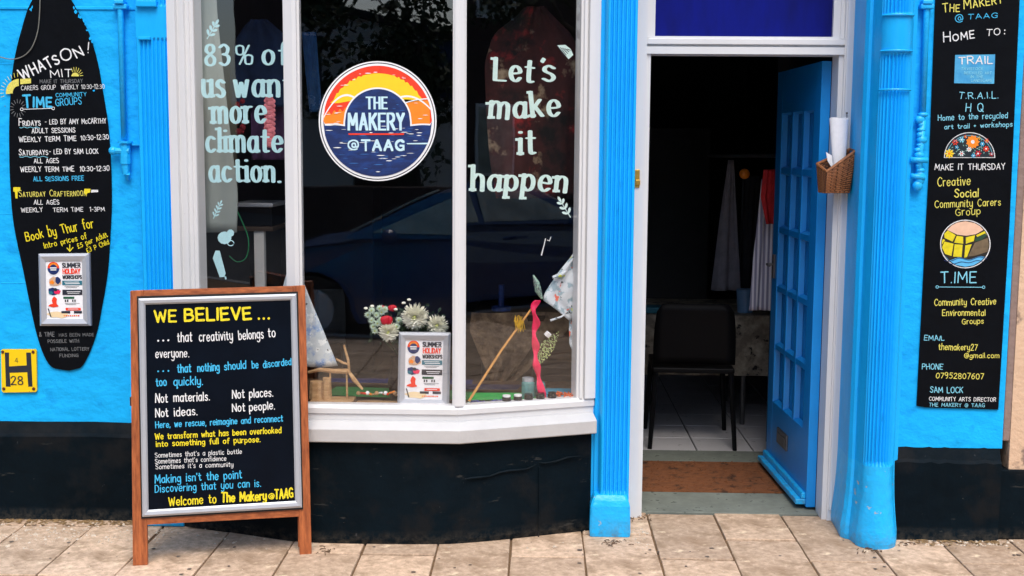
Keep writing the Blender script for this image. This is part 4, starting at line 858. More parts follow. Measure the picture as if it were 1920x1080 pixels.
    blob(.22, .71, .07, .085, M_red, .001); blob(.2, .77, .13, .03, M_red, .0013); blob(.30, .93, .28, .055, mat('print_cream', lin(238, 214, 170), .6), .0008); pt([(.03, .82), (.06, .82), (.13, .97), (.10, .97)], M_ink, .0012)
    return t
poster('poster_frame', 'silver snap frame with a summer workshops poster on the surfboard-shaped sign', [(72, 476), (167, 475), (170, 611), (75, 611)], 5.034, 0)
poster('poster_frame', 'silver frame with a summer workshops poster standing inside the window by the flowers', [(748, 623), (845, 624), (842, 763), (745, 761)], 4.83, 0)

# ---- vinyl words inside the bay window
vt = thing('window_lettering', 'large pale vinyl words about climate action on the left window pane', 'window lettering', (-1.27, 4.9, 1.9))
VB = dict(par=vt, pl=GLp, off=-.006, jit=.012, sp=1.9)
def vin(t_, a, b, h, pl=GLp, par=vt, m=M_vinyl, nb=(.80, .30), j=.012, sp=2.05, sl=0):
    return write(t_, pl, a, b, h, m, par, nib=nb, jit=j, off=-.006, sp=sp, rect=False, serif=True, name='word', slant=sl)
vin('83', (386, 123), (429, 122), 38, nb=(.8, .4)); vin('%', (443, 120), (473, 120), 36, nb=(.5, .3)); vin('of', (494, 121), (538, 121), 41)
vin('us', (382, 182), (420, 182), 48, sp=2); vin('want', (441, 181), (546, 181), 46)
vin('more', (400, 231), (497, 230), 46); vin('climate', (389, 285), (528, 285), 43); vin('action.', (395, 341), (525, 341), 43)
v2 = thing('window_lettering', 'large pale vinyl words inviting people to make on the right window pane', 'window lettering', (-.05, 4.9, 1.9))
vin('Let', (928, 151), (998, 155), 44, GRp, v2, M_vinyl2, j=.045, sp=1.9); vin("'", (1003, 118+26), (1007, 146), 38, GRp, v2, M_vinyl2); vin('s', (1019, 152), (1039, 152), 44, GRp, v2, M_vinyl2)
vin('make', (921, 222), (1048, 218), 44, GRp, v2, M_vinyl2, j=.045); vin('it', (975, 290), (1001, 290), 44, GRp, v2, M_vinyl2, j=.03, sp=2.3); vin('happen', (886, 356), (1060, 360), 44, GRp, v2, M_vinyl2, j=.05)
def decal(pl, m, par, shapes, name='decal', off=-.006):
    bm = B()
    for k, s_ in enumerate(shapes): face(bm, [pl.hit(*p, off-.00006*k) for p in s_])
    return obj(name, bm, m, par)
def leafsh(x, y, a, l, w_): ca, sa = cos(a), sin(a); return [(x+u*l*ca-v*w_*sa, y+u*l*sa+v*w_*ca) for u, v in ((0, 0), (.35, .45), (.75, .5), (1, 0), (.75, -.5), (.35, -.45))]
def sprig(x0, y0, x1, y1, n, l, w_):
    S_ = []; a = math.atan2(y1-y0, x1-x0); 
    px2, py2 = -sin(a)*.8, cos(a)*.8; S_.append([(x0+px2, y0+py2), (x1+px2, y1+py2), (x1-px2, y1-py2), (x0-px2, y0-py2)])
    for i in range(n):
        t = (i+.7)/n; x, y = x0+(x1-x0)*t, y0+(y1-y0)*t
        for s_ in (-1, 1): S_.append(leafsh(x, y, a+s_*.75, l*(1-.2*t), w_))
    S_.append(leafsh(x1, y1, a, l, w_)); return S_
decal(GLp, M_vinyl, vt, sprig(388, 73, 403, 48, 3, 14, 5)); decal(GRp, M_vinyl2, v2, sprig(1070, 408, 1053, 380, 3, 14, 5))
decal(GLp, M_vinyl, vt, sprig(400, 410, 412, 384, 4, 10, 3))
decal(GRp, M_vinyl2, v2, [[(1046+k*5.2, 84+k*3.0), (1044+k*6, 88+k*4.2), (1070-k*1.8+2, 111-k*3.6), (1074-k*.3, 108-k*5.2)] for k in range(0)]+[[(1045, 85), (1060, 84), (1070, 92), (1075, 103), (1066, 111), (1058, 101)]])
paint([[(1048+k*4, 88+k*1.0), (1060+k*2.6, 106-k*3)] for k in range(5)], Plane(GRp.o, GRp.n), M_ink, v2, 'decal', off=-.0058+.0, wpx=1.4)
decal(GLp, M_vinyl, vt, [circ(421, 446, 13, 12, n=12), circ(432, 437, 7, 7, n=10), [(404, 470), (412, 470), (423, 512), (421, 519), (412, 520), (399, 484)], [(421, 519), (424, 518), (425, 523), (422, 524)]])
paint([circ(431, 456, 6, 5, n=10)], GLp, M_vinyl, vt, 'decal', off=-.006, wpx=1.6)
# small white string on the right pane
# ---- round logo sticker
lg = thing('logo_sticker', 'large round sunset logo sticker on the middle window pane', 'sticker', GCp.hit(708, 339, .003))
LC, LR = (708, 227), 110.5
def disc(r, m, o, nm='ring'): patch(circ(LC[0], LC[1], r, r*1.018, n=72), GCp, m, lg, nm, o)
disc(LR, M_ywhite, .0012, 'backing'); disc(LR-2.6, M_ink, .0016); disc(LR-4.4, M_ywhite, .0020); 
ri = LR-8.5
def strip(lo, hi, x0, x1, m, o, nm, n=60):
    """fill between two curves (logo units, y up) clipped to the inner disc"""
    bm = B(); T = []; U = []
    for i in range(n+1):
        x = x0+(x1-x0)*i/n; c = sqrt(max(0, ri*ri-x*x)); a, b = max(-c, min(c, lo(x))), max(-c, min(c, hi(x)))
        if b < a: b = a
        T.append(bm.verts.new(GCp.hit(LC[0]+x, LC[1]-b*1.018, o))); U.append(bm.verts.new(GCp.hit(LC[0]+x, LC[1]-a*1.018, o)))
    for i in range(n):
        if (T[i].co-U[i].co).length+(T[i+1].co-U[i+1].co).length > 1e-5: bm.faces.new((T[i], T[i+1], U[i+1], U[i]))
    return obj(nm, bm, m, lg)
big = 200
strip(lambda x: -9, lambda x: big, -ri, ri, M_red, .0024, 'sky_band')
strip(lambda x: 35+2*sin(x*.1), lambda x: 88*sqrt(max(0, 1-(x/93)**2))+2.0*sin(x*1.3)*(abs(x) > 30), -92, 92, M_yel, .0028, 'sun_band')
strip(lambda x: -9, lambda x: 12+.25*(x+100)+3*sin(x*.6), -ri, -52, M_orange, .0028, 'sky_band'); strip(lambda x: -9, lambda x: 40-.05*(x-50)**1.0, 50, ri-4, M_orange, .0028, 'sky_band')
wvl = lambda x: 48-.022*(x+58)**2
wvr = lambda x: 46-.012*(x-55)**2
strip(lambda x: wvl(x)-2.2, lambda x: wvl(x)+1.6, -ri, -42, M_ywhite, .0032, 'wave_line'); strip(lambda x: wvr(x)-2, lambda x: wvr(x)+1.4, 36, ri, M_ywhite, .0032, 'wave_line'); strip(lambda x: 41-.004*(x-95)**2-1, lambda x: 41-.004*(x-95)**2+1, 50, ri, M_ywhite, .0033, 'wave_line')
wb = lambda x: -9+2.2*sin((abs(x)-60)*.06)
strip(lambda x: -big, lambda x: wb(x)+2.2, -ri, ri, M_ywhite, .0034, 'wave_line'); 
hr = 64
strip(lambda x: -20, lambda x: -2+sqrt(max(0, hr*hr-x*x))*1.0, -hr, hr, M_ywhite, .0036, 'half_disc')
strip(lambda x: -big, lambda x: wb(x)-.6, -ri, ri, M_navy, .0040, 'sea_band')
strip(lambda x: -20, lambda x: -2+sqrt(max(0, (hr-3)**2-x*x)), -hr+3, hr-3, M_navy, .0042, 'half_disc')
rr = random.Random(12); bm = B(); bw = B(); bl = B()
for _ in range(190):
    x, y = rr.uniform(-95, 95), rr.uniform(-98, 98)
    if x*x+y*y > 94**2: continue
    up = y > -6
    if up and x*x+(y)**2 < 64**2 and rr.random() < .6: continue
    ln = rr.uniform(2, 10) if not up else rr.uniform(2, 7); hh = rr.uniform(.3, .9)
    if up and not (y > 34 and x*x/93**2+y*y/88**2 > .96 or y < 34 and abs(x) > 70): 
        if x*x+y*y > 62**2: continue
    tgt = bl if (not up and rr.random() < .62) else bw
    if up and x*x+y*y < 64**2: tgt = bl
    face(tgt, [GCp.hit(LC[0]+x+u*ln, LC[1]-y*1.018+v*hh, .0047+rr.uniform(0, .0003)) for u, v in ((-1, 0), (-.3, -1), (.5, -.8), (1, 0), (.2, 1), (-.6, .7))])
obj('brush_marks', bw, M_ywhite, lg, kind='stuff'); obj('brush_marks', bl, mat('print_midblue', lin(50, 105, 175), .5, .2, 30), lg, kind='stuff'); bm.free()
lt = mat('print_paleblue', lin(196, 230, 242), .5, .04, 30)
def logo(t_, x0, x1, y, h, nb, sp, m=lt): return write(t_, GCp, (x0, y), (x1, y), h, m, lg, nib=nb, jit=0, rect=True, off=.0056, sp=sp)
logo('THE', 688, 725, 203.5, 21, (.62, .42), 2.1); logo('MAKERY', 654, 757, 243, 30, (.48, .34), 1.8); logo('@', 653, 672, 280, 17, (.42, .42), 1); logo('TAAG', 679, 757, 281.5, 18.5, (.62, .62), 1.9)
patch([(653, 250), (758, 250), (757, 253), (654, 253)], GCp, M_red, lg, 'underline', .0056); patch([(762, 268.5), (804, 267.5), (800, 270.5), (764, 270.5)], GCp, lt, lg, 'wave_line', .0056)

# ---- A-board leaning folded against the sill
a0, a1 = G(262, 1060), G(571, 1040)
ux = (a1-a0).normalized(); hz = Vector((-ux.y, ux.x, 0)); lean = radians(4.0); upv = (hz*sin(lean)+Vector((0, 0, cos(lean)))).normalized(); nf = ux.cross(upv)
AP = Plane(a0, nf)
ab = thing('chalkboard_sign', 'freestanding black chalkboard in a reddish timber A-frame with coloured handwriting', 'sandwich board', (a0+a1)/2)
def slab(bm, pts, o0, o1, pl=AP): prism(bm, [pl.hit(*p)+pl.n*o0 for p in pts], pl.n*(o1-o0)); return bm
def ap(px, py): return (px, py)
bm = B(); slab(bm, [(244, 545.5), (269, 544.2), (277, 1059.5), (249, 1061)], -.030, 0); bmesh.ops.bevel(bm, geom=bm.edges[:], offset=.002, segments=1, affect='EDGES'); obj('leg', bm, M_wood, ab)
bm = B(); slab(bm, [(549, 536.2), (572, 535), (584.5, 1040.5), (562, 1041.5)], -.030, 0); bmesh.ops.bevel(bm, geom=bm.edges[:], offset=.002, segments=1, affect='EDGES'); obj('leg', bm, M_wood, ab)
bm = B(); slab(bm, [(269.4, 544.4), (548.6, 536.4), (549, 560), (269.8, 567)], -.026, -.001); obj('rail', bm, M_woodh, ab)
bm = B(); slab(bm, [(275.4, 970), (560.6, 955), (561, 968.5), (275.7, 984)], -.026, -.001); obj('rail', bm, M_woodh, ab)
hb = -upv*.0+hz*.036
bm = B()
for (x0, x1, y0, y1) in ((249, 268, 556, 1050), (554, 570, 548, 1030)):
    prism(bm, [AP.hit(x0, y0)-AP.n*.034, AP.hit(x1, y0)-AP.n*.034, AP.hit(x1+8, y1)-AP.n*.034, AP.hit(x0+6, y1)-AP.n*.034], -AP.n*.022)
o = obj('rear_frame', bm, M_wood, ab)
bm = B(); slab(bm, [(257, 555.5), (558.5, 546.5), (568.5, 954.5), (265, 972)], .0005, .006); obj('backing', bm, M_edge, ab)
oq = [(260, 559.5), (555.5, 550.5), (566, 950.5), (267.5, 968)]; iq = [(273, 571), (544.5, 562.5), (553, 938), (279, 955)]
cs_ = lambda p, o: AP.hit(*p)+AP.n*o
for k in range(4):
    bm = B(); P, Q, P2, Q2 = oq[k], oq[(k+1) % 4], iq[k], iq[(k+1) % 4]
    mid = lambda a, b, t: (a[0]+(b[0]-a[0])*t, a[1]+(b[1]-a[1])*t)
    f = lambda a, b: [cs_(a, .0062), cs_(a, .012), cs_(mid(a, b, .3), .018), cs_(mid(a, b, .75), .016), cs_(b, .010), cs_(b, .0062)]
    loft(bm, [f(P, P2), f(Q, Q2)]); obj('silver_trim', bm, M_alu, ab)
bm = B(); slab(bm, [(271, 569), (546, 560.5), (555, 940), (277, 957)], .0061, .0085); panel = obj('panel', bm, M_board, ab)
AB = Plane(AP.o+AP.n*.0085, AP.n)
AB.n = AP.n if AP.n.y < 0 else -AP.n
def wa(t_, x0, y0, x1, y1, h, m, nb=.42, **k): return write(t_, AB, (x0, y0), (x1, y1), h, m, panel, nib=(nb, nb), jit=k.pop('j', .03), **k)
wa('WE', 291, 604, 330, 602.5, 21, M_tY, .66, j=.02); wa('BELIEVE', 347, 601.5, 470, 598, 22, M_tY, .72, j=.02); wa('...', 484, 598, 505, 597, 16, M_tY, .95, sp=1.6)
wa('•••', 295, 643, 318, 642, 12, M_tW, .95, sp=2.2, j=.0); wa('that', 333, 641, 360, 640, 17, M_tW, .38); wa('creativity', 374, 640, 436, 637, 17, M_tW, .38); wa('belongs', 448, 637, 494, 634, 17, M_tW, .38); wa('to', 503, 632, 516, 631.5, 17, M_tW, .38)
wa('everyone.', 292, 671, 354, 669, 15.5, M_tW, .4)
wa('•••', 295, 700, 318, 699, 11, M_tC, .9, sp=2.2, j=0); wa('that', 333, 698.5, 358, 697.5, 15, M_tC, .5); wa('nothing', 371, 697, 411, 694.5, 14.5, M_tC, .5); wa('should', 421, 693.5, 461, 691, 14, M_tC, .5); wa('be', 473, 690.5, 484, 690, 13, M_tC, .5); wa('discarded', 494, 689.5, 546, 684, 12.5, M_tC, .5)
wa('too', 293, 724, 312, 723, 14.5, M_tC, .5); wa('quickly.', 326, 722.5, 380, 721, 14.5, M_tC, .5)
wa('Not', 292, 755, 314, 754, 15.5, M_tW, .45); wa('materials.', 326, 753.5, 393, 750.5, 15.5, M_tW, .45); wa('Not', 436, 747, 458, 746, 15.5, M_tW, .45); wa('places.', 468, 745.5, 512, 743, 15.5, M_tW, .45)
wa('Not', 292, 782, 315, 781, 15.5, M_tW, .45); wa('ideas.', 327, 780.5, 370, 778, 15.5, M_tW, .45); wa('Not', 436, 772, 459, 771, 15, M_tW, .45); wa('people.', 468, 770.5, 515, 767, 15, M_tW, .45)
wa('Here, we rescue, reimagine and reconnect', 292, 802.5, 530, 790, 11.5, M_tC, .55)
wa('We transform what has been overlooked', 291, 824, 527, 811.5, 10.5, M_tY, .62); wa('into something full of purpose.', 293, 837.5, 488, 828.5, 10, M_tY, .62)
wa("Sometimes that's a plastic bottle", 291, 858, 453, 850.5, 8.5, M_tW, .42); wa("Sometimes that's confidence", 291, 869.5, 424, 863.5, 8.5, M_tW, .42); wa("Sometimes it's a community", 292, 879.5, 437, 874.5, 8.5, M_tW, .42)
wa("Making isn't the point", 291, 906, 453, 896.5, 14.5, M_tC, .48); wa('Discovering that you can is.', 291, 923.5, 489, 912, 13.5, M_tC, .46)
wa('Welcome to', 317, 948.5, 405, 942.5, 15.5, M_tY, .5); wa('The Makery', 416, 941.5, 499, 937, 16, M_tY, .72); wa('@', 504, 935.5, 514, 935, 9.5, M_tY, .8); wa('TAAG', 516, 935, 549, 932.5, 17, M_tY, .62)

# ================================================================== THINGS ON THE DOOR JAMB
Yb = 5.15
bk0, bk1, bk2 = W(1531, 320, 5.17), W(1549, 340, 5.05), W(1602, 300, 5.08)
bt = thing('wicker_basket', 'small brown wicker basket hung on the right door jamb holding rolled papers', 'basket', W(1565, 365, 5.1))
zb0, zc, zl, zr_ = W(1565, 362, 5.1).z, W(1549, 322, 5.05).z, W(1531, 308, 5.17).z, W(1602, 283, 5.08).z
base = [Vector((bk0.x+.012, 5.163, 0)), Vector((bk1.x+.002, 5.07, 0)), Vector((bk2.x-.016, 5.09, 0)), Vector((bk2.x-.012, 5.163, 0))]
top = [Vector((bk0.x, 5.165, zl)), Vector((bk1.x, 5.045, zc)), Vector((bk2.x+.002, 5.07, zr_)), Vector((bk2.x+.004, 5.165, zr_+.006))]
for b in base: b.z = zb0
def bp_(u, v):   # u in 0..4 round the plan, v 0..1 up
    i = int(u) % 4; f = u-int(u); lo = base[i].lerp(base[(i+1) % 4], f); hi = top[i].lerp(top[(i+1) % 4], f); return lo.lerp(hi, v)
bm = B(); sheet_rows = [[bp_(u/4, v/6)+((bp_(0, .5)+bp_(2, .5))/2-bp_(u/4, v/6)).normalized()*.004 for u in range(17)] for v in range(7)]
for v in range(6):
    for u in range(16): face(bm, [sheet_rows[v][u], sheet_rows[v][u+1], sheet_rows[v+1][u+1], sheet_rows[v+1][u]])
face(bm, [bp_(u, 0) for u in range(4)]); obj('liner', bm, M_wickd, bt)
cen = (bp_(0, .5)+bp_(2, .5))/2
for k in range(17):
    bm = B(); P = []
    for s_ in range(65):
        u = s_/16; q = bp_(min(u, 3.9999), (k+.5)/17); out = (q-cen); out.z = 0; out.normalize(); P.append(q+out*(.0022*sin(s_*pi*.75+pi*(k % 2))+.001))
    tube(bm, P, .0034, 5); obj('strand', bm, M_wick, bt)
bm = B(); P = [bp_(min(s_/8, 3.9999), 1.01) for s_ in range(33)]; tube(bm, P, .0062, 6); obj('rim', bm, M_wick, bt)
bm = B()
for u in (0, .25, .5, .75, 1.0, 1.2, 1.4, 1.6, 1.8, 2.0, 2.5, 3, 3.5):
    q0, q1 = bp_(u, 0), bp_(u, 1); out = ((q0+q1)/2-cen); out.z = 0; out.normalize(); tube(bm, [q0+out*.001, q1+out*.001], .003, 5)
obj('stakes', bm, M_wickd, bt)
bm = B(); p0, p1 = W(1573, 330, 5.12), W(1573, 222, 5.13)
rings = []
for i in range(2):
    p = (p0, p1)[i]; r = (.024, .040)[i]; R2 = [p+Vector((r*cos(a), r*.62*sin(a), (0 if i == 0 else .004*sin(a*2)))) for a in [k*2*pi/22 for k in range(22)]]; rings.append(R2)
inn = [[p+(Vector((0, 0, 0)))+((rings[i][k]-p)*.9) for k in range(22)] for i, p in enumerate((p0, p1))]
bm = B(); V = [[bm.verts.new(q) for q in r] for r in (rings[0], rings[1], inn[1], inn[0])]
for i in range(3):
    for k in range(22): bm.faces.new((V[i][k], V[i][(k+1) % 22], V[i+1][(k+1) % 22], V[i+1][k]))
o = obj('rolled_paper', bm, M_paper, label='tall white paper roll standing in the wicker basket', cat='paper roll')
bm = B(); prism(bm, [W(1552, 302, 5.09), W(1549, 285, 5.09), W(1560, 292, 5.095), W(1562, 318, 5.095)], (0, .004, 0)); obj('folded_leaflet', bm, M_paper, label='small folded white leaflet at the front of the wicker basket', cat='leaflet')
bm = B(); ball(bm, W(1588, 212, 5.155), .004); tube(bm, [W(1588, 212, 5.156), W(1587, 283, 5.150)], .0015, 5); obj('basket_string', bm, M_edge, bt)

# ================================================================== WINDOW DISPLAY
DZ = .553
def V(px, py, d): return GRp.hit(px, py, -d)
def sprite_center(px, py, Y): return W(px, py, Y)
# painted cotton sail on a driftwood boat
boat = thing('driftwood_boat', 'driftwood model boat with a tall paint-splashed triangular sail in the window', 'model boat', (-1.0, 4.93, DZ))
A_, Bl, Br = W(547, 474, 4.95), W(492, 684, 4.95), W(633, 686, 4.93)
rows = []
for i in range(19):
    v = i/18; l = A_.lerp(Bl, v); r = A_.lerp(Br, v); rows.append([l.lerp(r, u/12)+Vector((0, -.012*sin(u/12*pi)*v+.004*sin(u*1.3+v*5), .006*sin(u/12*pi*2)*v)) for u in range(13)])
bm = B(); sheet(bm, rows, .003); obj('sail', bm, M_sail, boat, smooth=True)
bm = B(); tube(bm, [W(578, 698, 4.92), W(600, 693, 4.91), W(625, 696, 4.91), W(650, 696, 4.90), W(656, 694, 4.90)], [.006, .009, .010, .011, .007], 7); obj('spar', bm, M_dwood, boat)
for P, r in (([W(645, 647, 4.90), W(653, 676, 4.90), W(655, 697, 4.90)], [.005, .006, .005]), ([W(630, 673, 4.91), W(642, 680, 4.9), W(653, 683, 4.9)], [.004, .006, .004]), ([W(652, 694, 4.895), W(664, 712, 4.88), W(680, 730, 4.87)], [.006, .010, .005]), ([W(650, 697, 4.9), W(651, 750, 4.9)], [.004, .005]), ([W(619, 699, 4.91), W(620, 748, 4.9)], [.004, .005])):
    bm = B(); tube(bm, P, r, 6); obj('stick', bm, M_dwood, boat)
bm = B(); r0 = [W(586, 746, 4.88), W(655, 746, 4.88), W(668, 752, 4.87), W(668, 758, 4.87), W(586, 758, 4.87)]
box(bm, W(584, 750, 4.9).x, W(664, 750, 4.9).x, 4.85, 4.96, DZ, DZ+.022, .004); obj('hull', bm, M_dwood, boat)
for px, r_ in ((592, .030), (612, .020)):
    bm = B(); c = W(px, 740, 4.90); tube(bm, [Vector((c.x, 4.90, DZ+.022)), Vector((c.x+.003, 4.90, DZ+.022+(.075 if px < 600 else .09)))], [r_, r_*.9], 9); obj('cork_post', bm, M_dwood, boat)
rr = random.Random(21)
bd = thing('display_board', 'long thin timber board with beads and painted twigs along the window bottom', 'board', (-.7, 4.9, DZ))
bm = B(); box(bm, W(668, 750, 4.9).x, W(748, 750, 4.9).x, 4.86, 4.93, DZ, DZ+.012, .003); obj('plank', bm, M_dwood, bd)
for k in range(7):
    bm = B(); x = 675+k*11; tube(bm, [W(x, 738+rr.uniform(-2, 3), 4.9), W(x+rr.uniform(8, 16), 735+rr.uniform(-1, 5), 4.88)], .0045, 6); obj('twig', bm, (M_red, M_orange, M_dwood, M_ywhite)[k % 4], bd)
for k in range(5):
    bm = B(); ball(bm, W(672+k*17, 737, 4.885), .009); obj('bead', bm, M_ywhite if k % 2 else M_dwood, bd)
# coloured card sheets lying on the deck
def card(P, m, label, z): 
    bm = B(); prism(bm, [Vector((x, y, z)) for x, y in P], (0, 0, .003)); obj('paper_sheet', bm, m, label=label, cat='paper', group='coloured paper sheets on the display deck')
card([(-.92, 5.02), (-.30, 4.96), (-.28, 5.14), (-.9, 5.2)], mat('card_green', lin(10, 110, 50), .6, .2, 20), 'dark green paper sheet lying behind the poster frame', DZ+.012)
card([(-.30, 4.94), (-.02, 4.98), (0, 5.10), (-.30, 5.08)], mat('card_brightgreen', lin(30, 170, 80), .6, .2, 20), 'bright green paper sheet behind the leaning cane', DZ+.016)
card([(-.31, 4.83), (-.12, 4.91), (-.02, 5.03), (-.30, 4.99)], mat('card_mint', lin(170, 210, 190), .6, .2, 20), 'pale mint paper sheet at the foot of the cane', DZ+.004)
card([(-.34, 5.10), (-.10, 5.10), (-.08, 5.2), (-.34, 5.2)], mat('card_navy', lin(12, 22, 60), .6, .2, 20), 'navy paper sheet at the back of the deck', DZ+.030)
card([(.0, 5.0), (.18, 5.03), (.17, 5.18), (.02, 5.18)], mat('card_teal', lin(60, 150, 180), .6, .2, 20), 'teal blue paper sheet behind the black-lidded jars', DZ+.020)
card([(-.95, 5.22), (-.3, 5.2), (-.3, 5.3), (-.95, 5.3)], mat('card_blue', lin(14, 30, 90), .6, .2, 20), 'dark blue paper strip behind the driftwood boat', DZ+.03)
bm = B()
for k in range(26):
    x = -.31+rr.uniform(0, .18); y = 4.83+rr.uniform(0, .05)+.38*max(0, x+.33); a = rr.uniform(0, 3); tube(bm, [(x-.02*cos(a), y-.008*sin(a), DZ+.004+rr.uniform(0, .018)), (x, y, DZ+.008+rr.uniform(0, .018)), (x+.02*cos(a), y+.008*sin(a), DZ+.004+rr.uniform(0, .018))], .004, 5)
obj('yarn_bundle', bm, mat('violet_yarn', lin(60, 70, 150), .8, .4, 60), label='low tangle of violet and blue yarn at the foot of the cane', cat='yarn', kind=None)
bm = B()
for k in range(30):
    x = .07+rr.uniform(0, .06); y = 5.01+rr.uniform(-.02, .03); a = rr.uniform(0, 3); tube(bm, [(x-.014*cos(a), y-.01*sin(a), DZ+.006+rr.uniform(0, .03)), (x+.014*cos(a), y+.01*sin(a), DZ+.01+rr.uniform(0, .03))], .004, 5)
obj('yarn_bundle', bm, mat('rust_yarn', lin(190, 84, 40), .8, .4, 60), label='small tangle of rust orange yarn beside the right-hand jars', cat='yarn')
# jars
def jar(px, Y, r, h, m, lid, label, cat='jar'):
    c = V(px, 740, Y); Y = c.y; t = thing('paint_jar', label, cat, (c.x, Y, DZ), group='small jars along the window bottom')
    bm = B(); tube(bm, [(c.x, Y, DZ), (c.x, Y, DZ+.004), (c.x, Y, DZ+h*.8), (c.x, Y, DZ+h*.86)], [r*.94, r, r, r*.85], 12); obj('jar_body', bm, m, t, smooth=False)
    bm = B(); tube(bm, [(c.x, Y, DZ+h*.861), (c.x, Y, DZ+h)], [r*.9, r*.9], 12); obj('lid', bm, lid, t)
M_ljar = mat('dark_paint_jar', lin(16, 22, 30), .3); M_gj = mat('aqua_glass_jar', lin(96, 150, 150), .1, .2, 30)
for px, Y, lb in ((950, .030, 'leftmost of the small dark jars, nearest the yarn'), (971, .030, 'second small dark jar from the left'), (991, .030, 'small dark jar in front of the aqua glass jar'), (1013, .032, 'small dark jar just behind the pink ribbon end'), (1035, .032, 'rightmost of the small dark jars, beside the rust yarn')):
    jar(px, Y, .0185, .050, M_ljar, M_ywhite if px in (971, 950) else M_ljar, lb)
jar(990, .095, .028, .105, M_gj, M_alu, 'tall aqua glass jar with a silver lid')
jar(1012, .11, .024, .08, M_gj, M_gj, 'shorter aqua glass jar beside the tall one')
# cane with gold thread, pink ribbon, kite
cn = thing('garden_cane', 'thin bamboo cane leaning diagonally in the right pane', 'cane', W(879, 748, 4.86))
bm = B(); tube(bm, [V(879, 752, .04), V(940, 657, .05), V(1006, 566, .06)], [.0055, .005, .0045], 7); obj('cane', bm, mat('bamboo', lin(206, 150, 80), .5, .2, 40), cn)
bm = B()
for k in range(30): x = 972+rr.uniform(-7, 10); y = 600+rr.uniform(-10, 6); tube(bm, [V(x, y, .045), V(x+rr.uniform(-5, 5), y+rr.uniform(8, 20), .045)], .0016, 4)
obj('gold_tassel', bm, M_gold, cn)
Rb = crom([(1008, 563), (1000, 580), (1006, 604), (1001, 625), (1005, 650), (1004, 672), (1008, 695), (1012, 718), (1020, 752)], 4); rows = []
for i, (x, y) in enumerate(Rb):
    wd = 5.5+2.2*sin(i*.9); Y = .045+.006*sin(i*.8); rows.append([V(x-wd, y, Y), V(x-wd*.3, y, Y-.008*cos(i*.6)), V(x+wd*.3, y, Y+.006*cos(i*.6)), V(x+wd, y, Y)])
bm = B(); sheet(bm, rows, .002); obj('ribbon', bm, M_pink, label='crinkled hot pink ribbon hanging from the tip of the cane', cat='ribbon', smooth=True)
kt = thing('fabric_kite', 'white printed cloth bunting hanging at the right edge of the window', 'bunting', W(1060, 665, 4.93))
def ruled(L, R, y0, y1, d0, m, name, par, nr=16, nc=14, amp=.006):
    G_ = []
    for i in range(nr+1):
        v = i/nr; l, r = lerp(L, v), lerp(R, v); G_.append([V(l+(r-l)*u/nc, y0+(y1-y0)*v, d0+amp*sin(u*.9+v*4)+amp*.6*sin(v*13+u*.4)) for u in range(nc+1)])
    bm = B(); sheet(bm, G_, .002); return obj(name, bm, m, par, smooth=True)
ruled([(0, 1084), (.16, 1074), (.38, 1048), (.66, 1020), (.745, 1018), (.845, 1040), (1, 1067)], [(0, 1087), (1, 1092)], 453, 601, .05, M_kite, 'cloth', kt)
ruled([(0, 1067), (.65, 1067), (1, 1077)], [(0, 1092), (1, 1086)], 602, 667, .055, M_kite, 'cloth_tail', kt)
bm = B(); tube(bm, [V(1036, 520, .035), V(1050, 516, .035), V(1062, 508, .035)], [.006, .010, .005], 7); tube(bm, [V(1032, 601, .035), V(1052, 594, .035), V(1066, 585, .035)], [.005, .004, .002], 6); obj('cloth_tie', bm, M_kite, kt)
fs = thing('beaded_fish', 'small green beaded fish above the pink ribbon', 'ornament', W(1010, 562, 4.93))
bm = B(); tube(bm, [V(1000, 516, .05), V(1006, 530, .05), V(1009, 545, .05), V(1016, 560, .05)], [.003, .012, .014, .004], 8); obj('body', bm, mat('sea_green_beads', lin(90, 140, 120), .4, .6, 120, col2=lin(190, 220, 200)), fs)
bm = B()
for k in range(60):
    a = rr.uniform(0, 2*pi); t_ = rr.uniform(0, 1); q = V(1001+14*t_, 520+38*t_, .05)+Vector((.013*cos(a)*sin(pi*t_), -.013*abs(sin(a))*sin(pi*t_)-.002, 0)); ball(bm, q, .0026, u=5, v=4)
obj('beads', bm, M_tG, fs, kind='stuff')
bm = B(); sq = []
lfc, la = (1024, 655), radians(-52)
for k in range(420):
    u, v = rr.uniform(-1, 1), rr.uniform(-1, 1)
    if abs(v) > (1-abs(u)**1.6): continue
    x = lfc[0]+u*40*cos(la)*1.0-v*13*sin(la); y = lfc[1]+u*44*sin(la)*-1*-1+v*13*cos(la)
    q = V(x, y, .07+rr.uniform(-.003, .003)); s_ = rr.uniform(.0015, .0036); b = rr.uniform(0, 3); tl = rr.uniform(-1, 1)
    face(bm, [q+Vector((s_*cos(b+c*pi/2), s_*tl*cos(b+c*pi/2), s_*sin(b+c*pi/2))) for c in range(4)])
obj('sequin_leaf', bm, mat('lime_sequin', lin(150, 180, 70), .3, .5, 200, col2=lin(240, 250, 200), metal=.3), label='glittery lime sequin leaf hanging behind the pink ribbon', cat='ornament')
bm = B(); q = V(1027, 627, .05); box(bm, -.010, .010, -.010, .010, -.010, .010, .002, Matrix.Translation(q) @ Matrix.Rotation(.7, 4, 'Y') @ Matrix.Rotation(.5, 4, 'Z')); obj('white_bead', bm, M_ywhite, label='small white cube bead hanging above the sequin leaf', cat='bead')
bm = B(); tube(bm, [V(1023, 447, .03), V(1020, 460, .03), V(1015, 479, .03)], [.002, .002, .003], 5); tube(bm, [V(1026, 450, .03), V(1030, 452, .03), V(1033, 444, .03)], .002, 5); obj('white_thread', bm, M_ywhite, label='short dangling white thread above the bunting', cat='thread')
